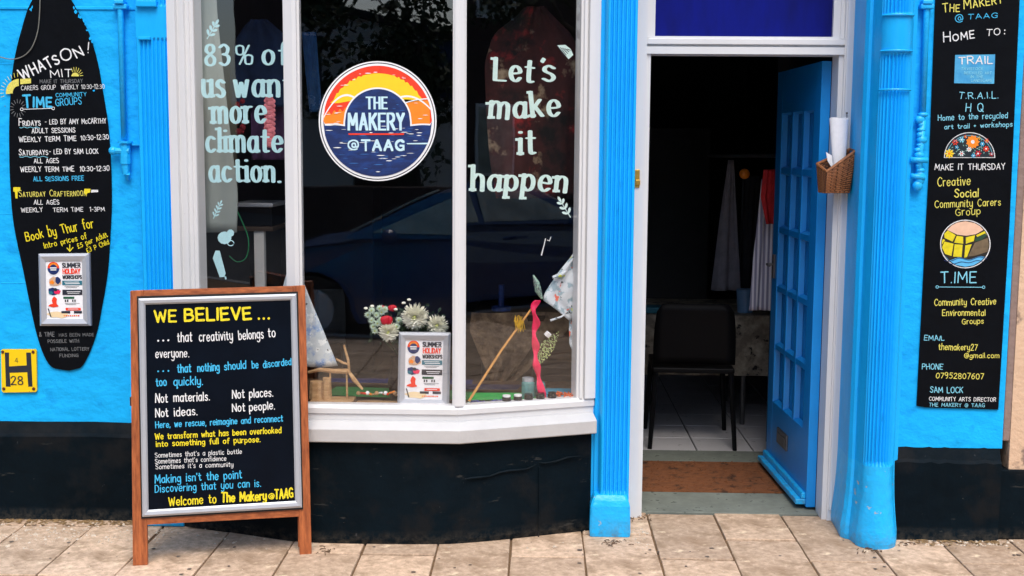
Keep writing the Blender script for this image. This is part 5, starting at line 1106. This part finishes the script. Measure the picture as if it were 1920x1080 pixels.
# ---- flowers
fl = thing('flower_bouquet', 'bouquet of white chrysanthemums and red roses behind the poster frame', 'flowers', (-.56, 4.97, DZ))
def mum(px, py, Y, r, n, name='white_chrysanthemum', m=M_petal, m2=M_petalc, wd=.16, curl=.5, sd=0):
    c = W(px, py, Y); bm = B(); q = random.Random(sd+px)
    for k in range(n):
        f = (k+.5)/n; th_ = math.acos(1-1.25*f); ph = k*2.39996+q.uniform(-.2, .2)
        d = Vector((sin(th_)*cos(ph), -cos(th_), sin(th_)*sin(ph))); L_ = r*(.72+.28*f)*q.uniform(.88, 1.08)
        s_ = d.cross(Vector((0, 0, 1)) if abs(d.z) < .9 else Vector((1, 0, 0))).normalized()*r*wd*.5; nrm = d.cross(s_).normalized()
        a = c+d*r*.18; b = c+d*L_*.6+Vector((0, -curl*r*.06, 0)); e = c+d*L_+Vector((0, -curl*r*.22*f, 0))
        cup = nrm*r*wd*.25
        V = [bm.verts.new(p) for p in (a-s_*.5, a+s_*.5, b+s_+cup, e+s_*.35, e-s_*.35, b-s_+cup, b-cup*.3)]
        bm.faces.new((V[0], V[1], V[2], V[6])); bm.faces.new((V[0], V[6], V[5])); bm.faces.new((V[6], V[2], V[3])); bm.faces.new((V[6], V[3], V[4])); bm.faces.new((V[6], V[4], V[5]))
    ball(bm, c+Vector((0, r*.1, 0)), r*.62, 1, .7, 1, 10, 8)
    o = obj(name, bm, m, fl); bm = B()
    for k in range(26): a = k*2.4; rad = r*.14*sqrt(k/26); tube(bm, [c+Vector((rad*cos(a), -r*.3, rad*sin(a))), c+Vector((rad*1.1*cos(a), -r*.62, rad*1.1*sin(a)))], [r*.05, r*.03], 5)
    obj('flower_centre', bm, m2, o)
mum(778, 594, 4.90, .060, 330, wd=.30); mum(820, 610, 4.92, .048, 260, wd=.30); mum(729, 622, 4.89, .046, 260, wd=.30, m2=M_petalc); 
for k, (x, y) in enumerate([(697, 582), (706, 590), (697, 600), (708, 606), (716, 585), (700, 612), (714, 600), (722, 580), (690, 590), (712, 578), (748, 600), (703, 620), (744, 612)]): mum(x, y, 4.93+.004*(k % 3), .019, 40, 'small_daisy', M_petalm, M_petalc, .3, sd=k)
for x, y in ((686, 578), (698, 574), (757, 568), (767, 562), (742, 580)): bm = B(); ball(bm, W(x, y, 4.93), .007, 1.3, 1, .8, 7, 5); obj('bud', bm, M_petal, fl)
for px, py, r in ((725, 601, .026), (736, 578, .018), (717, 577, .012)):
    c = W(px, py, 4.885 if r > .02 else 4.94); bm = B()
    for k in range(16):
        rad = r*(.25+.75*k/16); a0_ = k*2.2; rows = []
        for i in range(4):
            z = (i/3-.5)*r*1.5; rows.append([c+Vector((rad*(1+.15*i/3)*cos(a0_+j*.42)*(.75+.25*sin(i)), -rad*.5*sin(a0_+j*.42)*1-.002*k*0, z*(1-.3*k/16)+r*.1*sin(j*2))) for j in range(5)])
        sheet(bm, rows, .0008)
    obj('rose', bm, M_rose, fl, smooth=True)
bm = B()
for k in range(150):
    c = W(rr.uniform(692, 838), rr.uniform(575, 642), 4.95+rr.uniform(0, .05)); a = rr.uniform(0, 6.3); l = rr.uniform(.012, .03); d = Vector((cos(a), rr.uniform(-.5, .2), sin(a)))*l; s_ = Vector((-sin(a), 0, cos(a)))*l*.25; face(bm, [c, c+d*.5+s_, c+d, c+d*.5-s_])
obj('leaves', bm, M_leaf, fl, kind='stuff')
bm = B(); tube(bm, [(-.58, 4.985, DZ), (-.58, 4.985, DZ+.08), (-.58, 4.985, DZ+.17), (-.58, 4.985, DZ+.20)], [.05, .065, .045, .055], 14); obj('vase', bm, M_bchair, fl, smooth=True)
bm = B()
for k in range(12): tube(bm, [(-.58+rr.uniform(-.02, .02), 4.985, DZ+.18), W(rr.uniform(700, 830), rr.uniform(600, 640), 4.97)], .0025, 4)
obj('stems', bm, M_leaf, fl)

# ================================================================== INSIDE THE SHOP
def garment(name, label, cat, m, L, R, y0, y1, Y, rows_=24, cols=18, amp=.02, k=9, th=.006, group=None):
    """hanging cloth given left/right edge tables in photo pixels at depth Y"""
    G_ = []; q = random.Random(int(y0+Y*100))
    ph = q.uniform(0, 6)
    for i in range(rows_+1):
        v = i/rows_; py = y0+(y1-y0)*v; l, r = lerp(L, v), lerp(R, v); row = []
        for j in range(cols+1):
            u = j/cols; p = W(l+(r-l)*u, py, Y); p.y += amp*(.3+.7*v)*sin(k*u+ph+1.2*v)+amp*.4*sin(2.3*k*u+ph*2); row.append(p)
        G_.append(row)
    bm = B(); sheet(bm, G_, th); return obj(name, bm, m, label=label, cat=cat, smooth=True, group=group)
def stripes(name, c1, c2, sc=60):
    m = bpy.data.materials.new(name); m.use_nodes = True; t = m.node_tree; N = t.nodes; p = N['Principled BSDF']; p.inputs['Roughness'].default_value = .8
    tc = N.new('ShaderNodeTexCoord'); w_ = N.new('ShaderNodeTexWave'); w_.inputs['Scale'].default_value = sc; w_.inputs['Distortion'].default_value = .3; r = N.new('ShaderNodeValToRGB'); r.color_ramp.elements[0].color = c1; r.color_ramp.elements[1].color = c2; r.color_ramp.elements[0].position = .4; r.color_ramp.elements[1].position = .5
    t.links.new(tc.outputs['Object'], w_.inputs[0]); t.links.new(w_.outputs['Color'], r.inputs[0]); t.links.new(r.outputs[0], p.inputs[0]); return m
garment('banner_sheet', 'pale translucent grey cloth panel hanging at the left side of the bay', 'cloth', mat('grey_voile', lin(150, 160, 156), .8, .08, 3), [(0, 372), (1, 374)], [(0, 402), (.2, 408), (.6, 430), (.85, 446), (1, 444)], -60, 436, 5.06, amp=.004, k=6)
garment('hanging_jumper', 'navy knitted jumper hanging behind the climate words', 'jumper', mat('navy_knit', lin(18, 44, 80), .9, .25, 20), [(0, 470), (.1, 455), (.25, 440), (.5, 432), (.9, 430), (1, 436)], [(0, 500), (.1, 520), (.25, 548), (.5, 552), (1, 545)], 36, 200, 5.45, amp=.015)
garment('hanging_scarf', 'mid blue scarf hanging just right of the left mullion', 'scarf', mat('blue_scarf', lin(14, 60, 104), .9, .3, 14), [(0, 566), (.5, 572), (1, 580)], [(0, 592), (.5, 598), (1, 604)], 60, 210, 5.3, amp=.01)
garment('hanging_scarf', 'dark plum cloth hanging below the navy jumper', 'scarf', mat('plum_cloth', lin(70, 42, 80), .9, .3, 10), [(0, 470), (1, 472)], [(0, 530), (1, 540)], 178, 300, 5.5, amp=.012)
bm = B()
for k in range(11):
    y = 186+k*8.5; ball(bm, W(505+2*sin(k*2), y, 5.25), .020, 1, .5, .75, 7, 5); ball(bm, W(513, y+4, 5.25), .010, 1, .5, 1, 6, 4); ball(bm, W(498, y+3, 5.25), .009, 1, .5, 1, 6, 4)
obj('pink_garland', bm, mat('coral_lace', lin(226, 130, 140), .7, .25, 60), label='coral pink lace garland hanging behind the words', cat='garland')
bm = B()
for k in range(14): ball(bm, W(452+rr.uniform(-9, 9), 195+rr.uniform(-8, 58), 5.35), rr.uniform(.006, .016), u=6, v=4)
obj('red_pompoms', bm, mat('dark_red_wool', lin(130, 24, 40), .9, .4, 40), label='dark red pompoms hanging left of the pink garland', cat='pompom')
pj = mat('patchwork_cloth', lin(60, 24, 22), .9, .4, 9); specks(pj, lin(176, 156, 126), 6, .56, .10, seed=2); specks(pj, lin(160, 36, 38), 5, .55, .10, seed=6); specks(pj, lin(8, 7, 7), 4, .50, .10, seed=9)
garment('patchwork_coat', 'dark red and brown patchwork coat hanging behind the make-it words', 'coat', pj, [(0, 985), (.06, 965), (.14, 925), (.3, 908), (.6, 912), (.8, 918), (1, 930)], [(0, 1022), (.06, 1040), (.14, 1072), (.3, 1090), (.6, 1085), (1, 1080)], 12, 372, 5.35, amp=.02, k=12)
# table with brown cloth behind the right pane
tb = thing('display_table', 'table under a crumpled brown cloth seen low through the right pane', 'table', (-.1, 6.3, 0))
Y = 5.9; bm = B(); a_, b_ = W(890, 590, Y), W(1085, 590, Y); box(bm, a_.x, b_.x+.3, Y, Y+.8, a_.z-.03, a_.z); obj('tabletop', bm, M_bchair, tb)
for x in (a_.x+.05, b_.x+.22):
    for yy in (Y+.05, Y+.72): bm = B(); tube(bm, [(x, yy, 0), (x, yy, a_.z-.031)], .018, 8); obj('leg', bm, M_steel, tb)
G_ = []
for i in range(15):
    v = i/14; l = lerp([(0, 884), (.25, 880), (.8, 915), (1, 925)], v); r = lerp([(0, 1090), (.45, 1040), (.8, 985), (1, 950)], v); G_.append([W(l+(r-l)*u/14, 586+v*136, Y-.012)+Vector((0, -.035*v*sin(u*1.3+v*3)-.02*sin(u*.6-v*7)-.03*v, 0)) for u in range(15)])
bm = B(); sheet(bm, G_, .006); obj('cloth', bm, M_browncl, label='crumpled brown cloth draped over the window-side table front', cat='tablecloth')
bm = B(); q = W(940, 582, 5.95); tube(bm, [q, q+Vector((0, 0, .02)), q+Vector((0, 0, .021)), q+Vector((0, 0, .13))], [.05, .05, .014, .014], 12); obj('lamp_post', bm, M_navy, label='short dark blue metal stand on the brown-clothed table', cat='stand')
# printer on a white side table, green wire
st_ = thing('side_table', 'small brown-topped side table with a white front leg behind the left pane', 'table', (-1.35, 5.75, 0))
Y = 5.6; a_, b_ = W(430, 425, Y), W(512, 425, Y); bm = B(); box(bm, a_.x, b_.x, Y, Y+.4, a_.z-.02, a_.z, .003); obj('tabletop', bm, M_deck, st_)
xx = W(485, 480, Y).x
bm = B(); box(bm, xx-.024, xx+.024, Y+.01, Y+.05, 0, a_.z-.021, .003); obj('leg', bm, M_offw, st_)
for x in (a_.x+.02, b_.x-.03): bm = B(); box(bm, x-.012, x+.012, Y+.35, Y+.38, 0, a_.z-.021); obj('leg', bm, M_bchair, st_)
pr = thing('printer', 'dark printer with pale lid on the small side table', 'printer', (a_.x+.1, Y+.2, a_.z))
bm = B(); box(bm, a_.x+.01, b_.x-.01, Y+.03, Y+.36, a_.z+.001, a_.z+.09, .006); obj('casing', bm, M_bchair, pr)
bm = B(); box(bm, a_.x+.005, b_.x-.005, Y+.02, Y+.37, a_.z+.0915, a_.z+.11, .004); obj('lid', bm, M_alu, pr)
bm = B(); tube(bm, crom([tuple(W(x, y, 5.3)) for x, y in ((437, 380), (455, 418), (466, 450), (462, 482), (445, 491), (430, 480))], 4), .0028, 6); obj('green_wire', bm, mat('green_wire', lin(30, 150, 90), .5), label='loop of thin green wire behind the left pane', cat='wire')
# grey chair in the middle
def chair(name, label, x, y, ang, m, s=.42, h=.82, seat=.45, group='shop chairs'):
    t = thing(name, label, 'chair', (x, y, 0), group=group); T = Matrix.Translation((x, y, 0)) @ Matrix.Rotation(ang, 4, 'Z')
    bm = B(); box(bm, -s/2, s/2, -s/2, s/2, seat-.03, seat, .008, T); obj('seat', bm, m, t)
    rows = []
    for i in range(9):
        v = i/8; z = h-(h-seat-.02)*v; wd = s/2*(1-.10*(1-v)**3) if v > .05 else s/2*.8; rows.append([T @ Vector((-wd+2*wd*u/8, -s/2-.03*(1-v)-.0+.02*sin(pi*u/8), z)) for u in range(9)])
    bm = B(); sheet(bm, rows, .012); obj('backrest', bm, m, t, smooth=True)
    for sx in (-1, 1):
        for sy in (-1, 1): bm = B(); tube(bm, [T @ Vector((sx*s*.46, sy*s*.46, seat-.031)), T @ Vector((sx*s*.52, sy*s*.54, 0.004))], [.016, .012], 8); obj('leg', bm, m, t)
    return t
chair('shop_chair', 'black chair with its back to the open doorway', .835, 6.62, -.03, M_bchair, s=.44, h=.80)
chair('small_chair', 'dim grey rounded chair behind the middle window pane', W(614, 600, 7.4).x, 7.5, .2, mat('grey_plastic', lin(96, 100, 100), .6, spec=.2), s=.18, h=W(612, 542, 7.4).z, seat=.42)
# worktable with patterned oilcloth
tb = thing('work_table', 'long worktable behind the black chair in the doorway', 'table', (1.0, 7.3, 0))
Y = 6.98; tz = W(1400, 592, Y).z; x0 = .50; x1 = 1.75
bm = B(); box(bm, x0, x1, Y, Y+.75, tz-.03, tz); obj('tabletop', bm, M_deck, tb)
for x in (x0+.06, W(1408, 800, 6.6).x+.02, x1-.1):
    for yy in (Y-.0+.03, Y+.7): bm = B(); tube(bm, [(x, yy, .002), (x, yy, tz-.031)], .015, 8); obj('leg', bm, M_steel, tb)
G_ = [[Vector((x0-.02+(x1-x0+.04)*u/20, Y-.01+.008*sin(u*1.7)*v/6, W(1400, 592+112*v/6, Y).z)) for u in range(21)] for v in range(7)]
bm = B(); sheet(bm, G_, .004); box(bm, x0-.018, x1+.018, Y, Y+.74, tz+.001, tz+.004); obj('tablecloth', bm, M_marble, label='dark patterned oilcloth hanging over the worktable', cat='tablecloth')
bm = B(); tube(bm, [W(1397, 585, 7.1), W(1397, 542, 7.1)], [.045, .05], 14); obj('tub', bm, mat('pale_blue_tub', lin(110, 150, 190), .4), label='pale blue plastic tub on the worktable', cat='tub')
bm = B(); q = W(1225, 582, 7.05); box(bm, q.x-.05, q.x+.06, 7.0, 7.12, tz+.005, tz+.04, .006); obj('blue_box', bm, M_teal, label='small blue box at the left end of the worktable', cat='box')
bm = B(); ball(bm, W(1208, 583, 7.03)+Vector((0, 0, .0)), .015); obj('red_ball', bm, M_red, label='tiny red ball beside the small blue box', cat='ball')
garment('striped_apron', 'grey and white striped apron hanging by the open door edge', 'apron', stripes('apron_stripes', lin(235, 235, 245), lin(150, 150, 176), 14), [(0, 1428), (.25, 1422), (.6, 1412), (1, 1404)], [(0, 1450), (.5, 1452), (1, 1446)], 335, 582, 6.45, amp=.012, k=8, group='clothes hanging inside')
garment('red_garment', 'dark red garment hanging above the striped apron', 'shirt', mat('dull_red_cloth', lin(190, 40, 44), .9, .3, 12), [(0, 1432), (.5, 1426), (1, 1436)], [(0, 1460), (1, 1460)], 318, 420, 6.3, amp=.015, group='clothes hanging inside')
garment('grey_coat', 'long grey cloth hanging deep inside the doorway', 'coat', mat('grey_cloth', lin(130, 126, 134), .9, .2, 12), [(0, 1366), (.4, 1352), (1, 1334)], [(0, 1376), (1, 1388)], 300, 545, 7.2, amp=.02, group='clothes hanging inside')
garment('dark_coat', 'dark grey coat hanging beside the long grey cloth', 'coat', mat('dim_cloth', lin(50, 52, 58), .9, .2, 12), [(0, 1392), (1, 1384)], [(0, 1424), (1, 1412)], 330, 545, 7.5, amp=.02, group='clothes hanging inside')
bm = B(); tube(bm, [W(1330, 292, 7.3), W(1470, 292, 6.4)], .012, 8); obj('clothes_rail', bm, M_steel, label='thin metal rail holding the hanging clothes', cat='rail')
bm = B(); ball(bm, W(1396, 326, 6.9), .030); obj('orange_pompom', bm, M_orange, label='small orange pompom hanging from the clothes rail', cat='pompom')
bm = B(); box(bm, W(1215, 400, 9.5).x, W(1330, 400, 9.5).x, 9.5, 9.9, 0, W(1270, 240, 9.5).z, .01); obj('cupboard', bm, mat('dim_cupboard', (.06, .06, .065, 1), .7), label='tall dim cupboard at the back of the shop', cat='cupboard')
bm = B(); box(bm, W(570, 400, 8.5).x, W(700, 400, 8.5).x, 8.5, 8.95, 0, W(620, 350, 8.5).z, .01); obj('cupboard', bm, mat('dim_shelving', (.05, .04, .035, 1), .7), label='low dark shelving deep behind the middle pane', cat='cupboard')

# ================================================================== LOOSE GRIT ALONG THE WALL
bm = B(); rr = random.Random(31)
for k in range(520):
    zone = rr.random()
    if zone < .6: p = G(rr.uniform(-60, 330), rr.uniform(978, 1012)+abs(rr.gauss(0, 10)))
    elif zone < .8: p = G(rr.uniform(1680, 1930), rr.uniform(1014, 1024))
    else: p = G(rr.choice([rr.uniform(1185, 1215), rr.uniform(600, 1110), rr.uniform(330, 560)]), rr.uniform(970, 1030))
    if p.y > 5.0: p.y = 5.0+rr.uniform(-.03, .01)
    s_ = abs(rr.gauss(0, .0035))+.0018; b2 = [Vector((p.x+s_*1.3*cos(a+k), p.y+s_*sin(a+k), 0)) for a in (0, 1.6, 3.1, 4.7)]; top_ = Vector((p.x, p.y, s_*.9))
    for i in range(4): face(bm, [b2[i], b2[(i+1) % 4], top_])
obj('grit', bm, mat('pale_grit', lin(150, 130, 108), .9, .5, 90, col2=lin(226, 214, 196)), kind='stuff', label='loose pale grit along the foot of the wall')
bm = B()
for k in range(420):
    x = rr.uniform(-2.5, -1.66) if rr.random() < .75 else rr.uniform(1.55, 1.95); p = Vector((x, (5.008 if x < 0 else 4.915)-abs(rr.gauss(0, .03)), 0)); a = rr.uniform(0, 6.3); l = rr.uniform(.006, .02); w_ = l*.35
    face(bm, [p+Vector((u*cos(a)-v*sin(a), u*sin(a)+v*cos(a), .002+rr.uniform(0, .003))) for u, v in ((-l, 0), (0, w_), (l, 0), (0, -w_))])
obj('leaf_litter', bm, mat('brown_litter', lin(104, 78, 48), .9, .4, 60, col2=lin(170, 140, 96)), kind='stuff', label='brown leaf litter gathered against the plinth')

bm = B()
for k in range(46):
    p = G(rr.uniform(-40, 1960), rr.uniform(1012, 1085)); r_ = rr.uniform(.003, .010); n_ = 8
    face(bm, [Vector((p.x+r_*(1+rr.uniform(-.3, .3))*cos(a), p.y+r_*(1+rr.uniform(-.3, .3))*sin(a), .0022)) for a in [2*pi*i/n_ for i in range(n_)]])
obj('gum_spots', bm, mat('old_gum', lin(120, 108, 96), .9, .35, 20, col2=lin(66, 56, 48)), kind='stuff', label='flattened old gum and dark spots on the paving')
bm = B()
for k in range(90):
    c_ = rr.choice([(1150, 1018), (1200, 968), (1205, 975), (1640, 1034), (1690, 1020), (600, 1032)]); p = G(c_[0]+rr.gauss(0, 14), c_[1]+rr.gauss(0, 3)); a = rr.uniform(0, 3.1); l = rr.uniform(.004, .014)
    tube(bm, [(p.x-l*cos(a), p.y-l*sin(a), .003), (p.x, p.y, .005), (p.x+l*cos(a), p.y+l*sin(a), .003)], .0016, 4)
obj('twig_litter', bm, mat('dark_twigs', lin(84, 60, 38), .9, .4, 60), kind='stuff', label='little heaps of dark twigs by the pilaster feet')

# ================================================================== THE STREET BEHIND (seen in the glass, with dark fill added for the reflections)
def carbuild(x0, y0, label, rot=0, m=M_carp):
    t = thing('parked_car', label, 'car', (x0, y0, -.13), group='cars parked at the kerb'); z0 = -.13
    T = Matrix.Translation((x0, y0, z0)) @ Matrix.Rotation(rot, 4, 'Z')
    prof = [(-2.10, .34), (-2.13, .60), (-2.08, .86), (-1.95, .95), (-1.2, .98), (0, .97), (.85, .95), (1.5, .86), (1.95, .72), (2.10, .55), (2.12, .34)]
    bot = [(2.0, .24), (1.72, .22)]+[(1.32+.36*cos(a), .30+.36*sin(a)) for a in [radians(q) for q in range(0, 181, 20)]]+[(.9, .20), (-.9, .20)]+[(-1.30+.36*cos(a), .30+.36*sin(a)) for a in [radians(q) for q in range(0, 181, 20)]]+[(-1.75, .22), (-2.0, .24)]
    P = prof+bot; bm = B(); ys = [(-.86, .0), (-.84, -.02), (.84, -.02), (.86, 0)]
    rings = []
    for yy, s_ in ((-.80, .97), (-.86, 1), (.86, 1), (.80, .97)): rings.append([T @ Vector((x*s_, yy*(1 if z < .75 else .97), z*s_ if z > .9 else z)) for x, z in P])
    rings = [rings[0], rings[1], rings[2], rings[3]]; loft(bm, rings); obj('body', bm, m, t)
    gp = [(-1.95, .95), (-1.62, 1.28), (-1.2, 1.385), (-.3, 1.40), (.25, 1.34), (1.05, .95)]
    bm = B(); rings = [[T @ Vector((x*(1 if z < 1 else .985), yy*(1 if z < 1 else (.80 if z > 1.3 else .84)), z)) for x, z in gp] for yy in (-.80, -.795, .795, .80)]
    loft(bm, rings); cab = obj('cabin', bm, m, t)
    for s_ in (-1, 1):
        for Wn in ([(-1.66, 1.0), (-1.42, 1.27), (-.62, 1.32), (-.58, 1.0)], [(-.50, 1.0), (-.52, 1.33), (.12, 1.30), (.80, 1.0)]):
            bm = B(); pts = []
            for x, z in Wn:
                f = min(1, (z-.95)/(1.30-.95)); yy = .80*(1-.17*f); pts.append(T @ Vector((x, s_*(yy+.006), z)))
            prism(bm, pts, T.to_3x3() @ Vector((0, s_*.006, 0))); obj('side_window', bm, M_carg, t)
    bm = B(); prism(bm, [T @ Vector(q) for q in ((.98, -.72, 1.0), (.98, .72, 1.0), (.32, .60, 1.325), (.32, -.60, 1.325))], T.to_3x3() @ Vector((.012, 0, .016))); obj('windscreen', bm, M_carg, t)
    for sx in (1.32, -1.30):
        for s_ in (-1, 1):
            bm = B(); tube(bm, [T @ Vector((sx, s_*.66, .31)), T @ Vector((sx, s_*.85, .31))], .31, 22); w_ = obj('wheel', bm, M_rub, t); bm = B(); tube(bm, [T @ Vector((sx, s_*.84, .31)), T @ Vector((sx, s_*.862, .31))], .20, 16); obj('rim', bm, M_alu, w_)
    for s_ in (-1, 1):
        bm = B(); ball(bm, T @ Vector((1.84, s_*.66, .70)), .16, 1.25, .9, .55, 12, 8); obj('headlight', bm, M_lamp, t); bm = B(); ball(bm, T @ Vector((.62, s_*.93, .98)), .10, .7, 1, .7); obj('wing_mirror', bm, m, t)
        bm = B(); box(bm, -.18, 0, -.01, .01, .82, .85, .004, T @ Matrix.Translation((0, s_*.872, 0))); obj('door_handle', bm, m, t)
    return t
carbuild(-.70, -1.72, 'dark navy car parked at the kerb, mirrored in the middle pane', pi)
carbuild(4.9, -1.72, 'dark navy car parked further right along the kerb, mirrored in the right pane')
def tree(x, y, h, r, n, seed, label, zc=None):
    q = random.Random(seed); t = thing('street_tree', label, 'tree', (x, y, -.13), group='trees across the street'); bm = B()
    tube(bm, [(x, y, -.13), (x+.1, y, h*.25), (x, y+.1, h*.5), (x+.15, y, h*.75)], [.24, .19, .14, .06], 9)
    ends = []
    for k in range(9):
        a = k*2.4; z = h*(.3+.05*k); e = Vector((x+r*.7*cos(a), y+r*.7*sin(a), z+h*.22)); tube(bm, [(x, y, z), ((x+e.x)/2, (y+e.y)/2, z+h*.06), e], [.08, .05, .02], 6); ends.append(e)
    obj('trunk', bm, M_bark, t); V = []; F = []
    cl = [(Vector((x, y, h*.68))+Vector((q.gauss(0, r*.42), q.gauss(0, r*.42), q.gauss(0, h*.15))), q.uniform(.35, .8)) for _ in range(34)]
    for k in range(n):
        c, s_ = q.choice(cl); d = Vector((q.gauss(0, 1), q.gauss(0, 1), q.gauss(0, 1))).normalized()*s_*q.random()**.4; p = c+d; l = q.uniform(.05, .11); a = Vector((q.gauss(0, 1), q.gauss(0, 1), q.gauss(0, 1))).normalized(); b = a.cross(Vector((q.gauss(0, 1), q.gauss(0, 1), q.gauss(0, 1)))).normalized()
        i = len(V); V += [p-a*l, p+b*l*.5, p+a*l, p-b*l*.5]; F.append((i, i+1, i+2, i+3))
    me = bpy.data.meshes.new('crown'); o0 = Vector((x, y, h*.3)); me.from_pydata([v-o0 for v in V], [], F); me.materials.append(M_foliage); o = bpy.data.objects.new('crown', me); COL.objects.link(o); o.parent = t; o.location = o0-WL[t.name]; o['kind'] = 'stuff'
tree(-4.3, -9.0, 7.5, 1.9, 9000, 1, 'leafy dark street tree mirrored in the top of the middle pane')
tree(-7.6, -8.2, 7.0, 2.2, 7000, 2, 'leafy tree added further left to keep the reflections dark')  # added crown, keeps the window reflections dark on the left
tree(-2.3, -10.5, 4.1, .62, 3500, 5, 'small slim tree in front of the pale building across the road')
tree(6.5, -7.5, 7.0, 2.4, 7000, 3, 'broad tree added to the right to darken the pane reflection')  # added tree: gives the right pane something dark to mirror
tree(10.5, -5.5, 8.0, 3.0, 8000, 4, 'large tree added at the far right to darken the pane reflection')  # second added tree filling the right pane's dark reflection
pb = thing('pale_building', 'pale rendered building across the road with a dark sloping roof edge', 'building', (-1, -15, 0))
bm = B(); prism(bm, [(-7.0, -13.5, -.13), (1.9, -13.5, -.13), (1.9, -13.5, 2.85), (-7.0, -13.5, 4.8)], (0, -7, 0)); obj('wall', bm, M_offw, pb)
bm = B(); prism(bm, [(-7.2, -13.35, 4.86), (2.1, -13.35, 2.82), (2.1, -13.35, 2.96), (-7.2, -13.35, 5.00)], (0, -7.4, 0)); obj('roof', bm, M_roof, pb)
for (x, z) in ((.1, 1.6), (-2.25, 2.55), (-4.8, 2.6)):
    bm = B(); box(bm, x-.06, x+.66, -13.49, -13.44, z-.06, z+1.16); f_ = obj('window', bm, M_ywhite, pb); bm = B(); box(bm, x, x+.6, -13.46, -13.43, z, z+1.1); obj('pane', bm, M_wing, f_)
bm = B(); box(bm, -3.6, -2.6, -13.49, -13.44, -.13, 2.0); obj('door', bm, M_brick, pb)
kb = thing('brick_building', 'dark brick building added to the right to darken the right pane', 'building', (8, -15, 0))  # added block behind the trees, darkens what the right pane mirrors
bm = B(); box(bm, 2.6, 16, -20, -12, -.13, 8.5); obj('wall', bm, M_brick, kb)
for x in (4, 7, 10, 13):
    for z in (1.0, 4.4): bm = B(); box(bm, x, x+1.1, -12.0, -11.96, z, z+1.6); f_ = obj('window', bm, M_ywhite, kb); bm = B(); box(bm, x+.07, x+1.03, -11.97, -11.94, z+.07, z+1.53); obj('pane', bm, M_carg, f_)
kb = thing('brick_building', 'dark brick terrace further left across the road', 'building', (-14, -14, 0))
bm = B(); box(bm, -24, -7.6, -18, -11, -.13, 7.5); obj('wall', bm, M_brick, kb)
for x in (-21, -18, -15, -12, -9.5):
    for z in (1.0, 4.2): bm = B(); box(bm, x, x+1.1, -11.0, -10.96, z, z+1.6); f_ = obj('window', bm, M_ywhite, kb); bm = B(); box(bm, x+.07, x+1.03, -10.97, -10.94, z+.07, z+1.53); obj('pane', bm, M_carg, f_)
bm = B(); box(bm, -7.5, 2.4, -8.0, -7.7, -.13, 1.05, .02); obj('added_dark_wall', bm, M_brick, label='low dark brick wall along the far side of the road', cat='wall')  # added low wall, keeps the lower part of the reflections dark
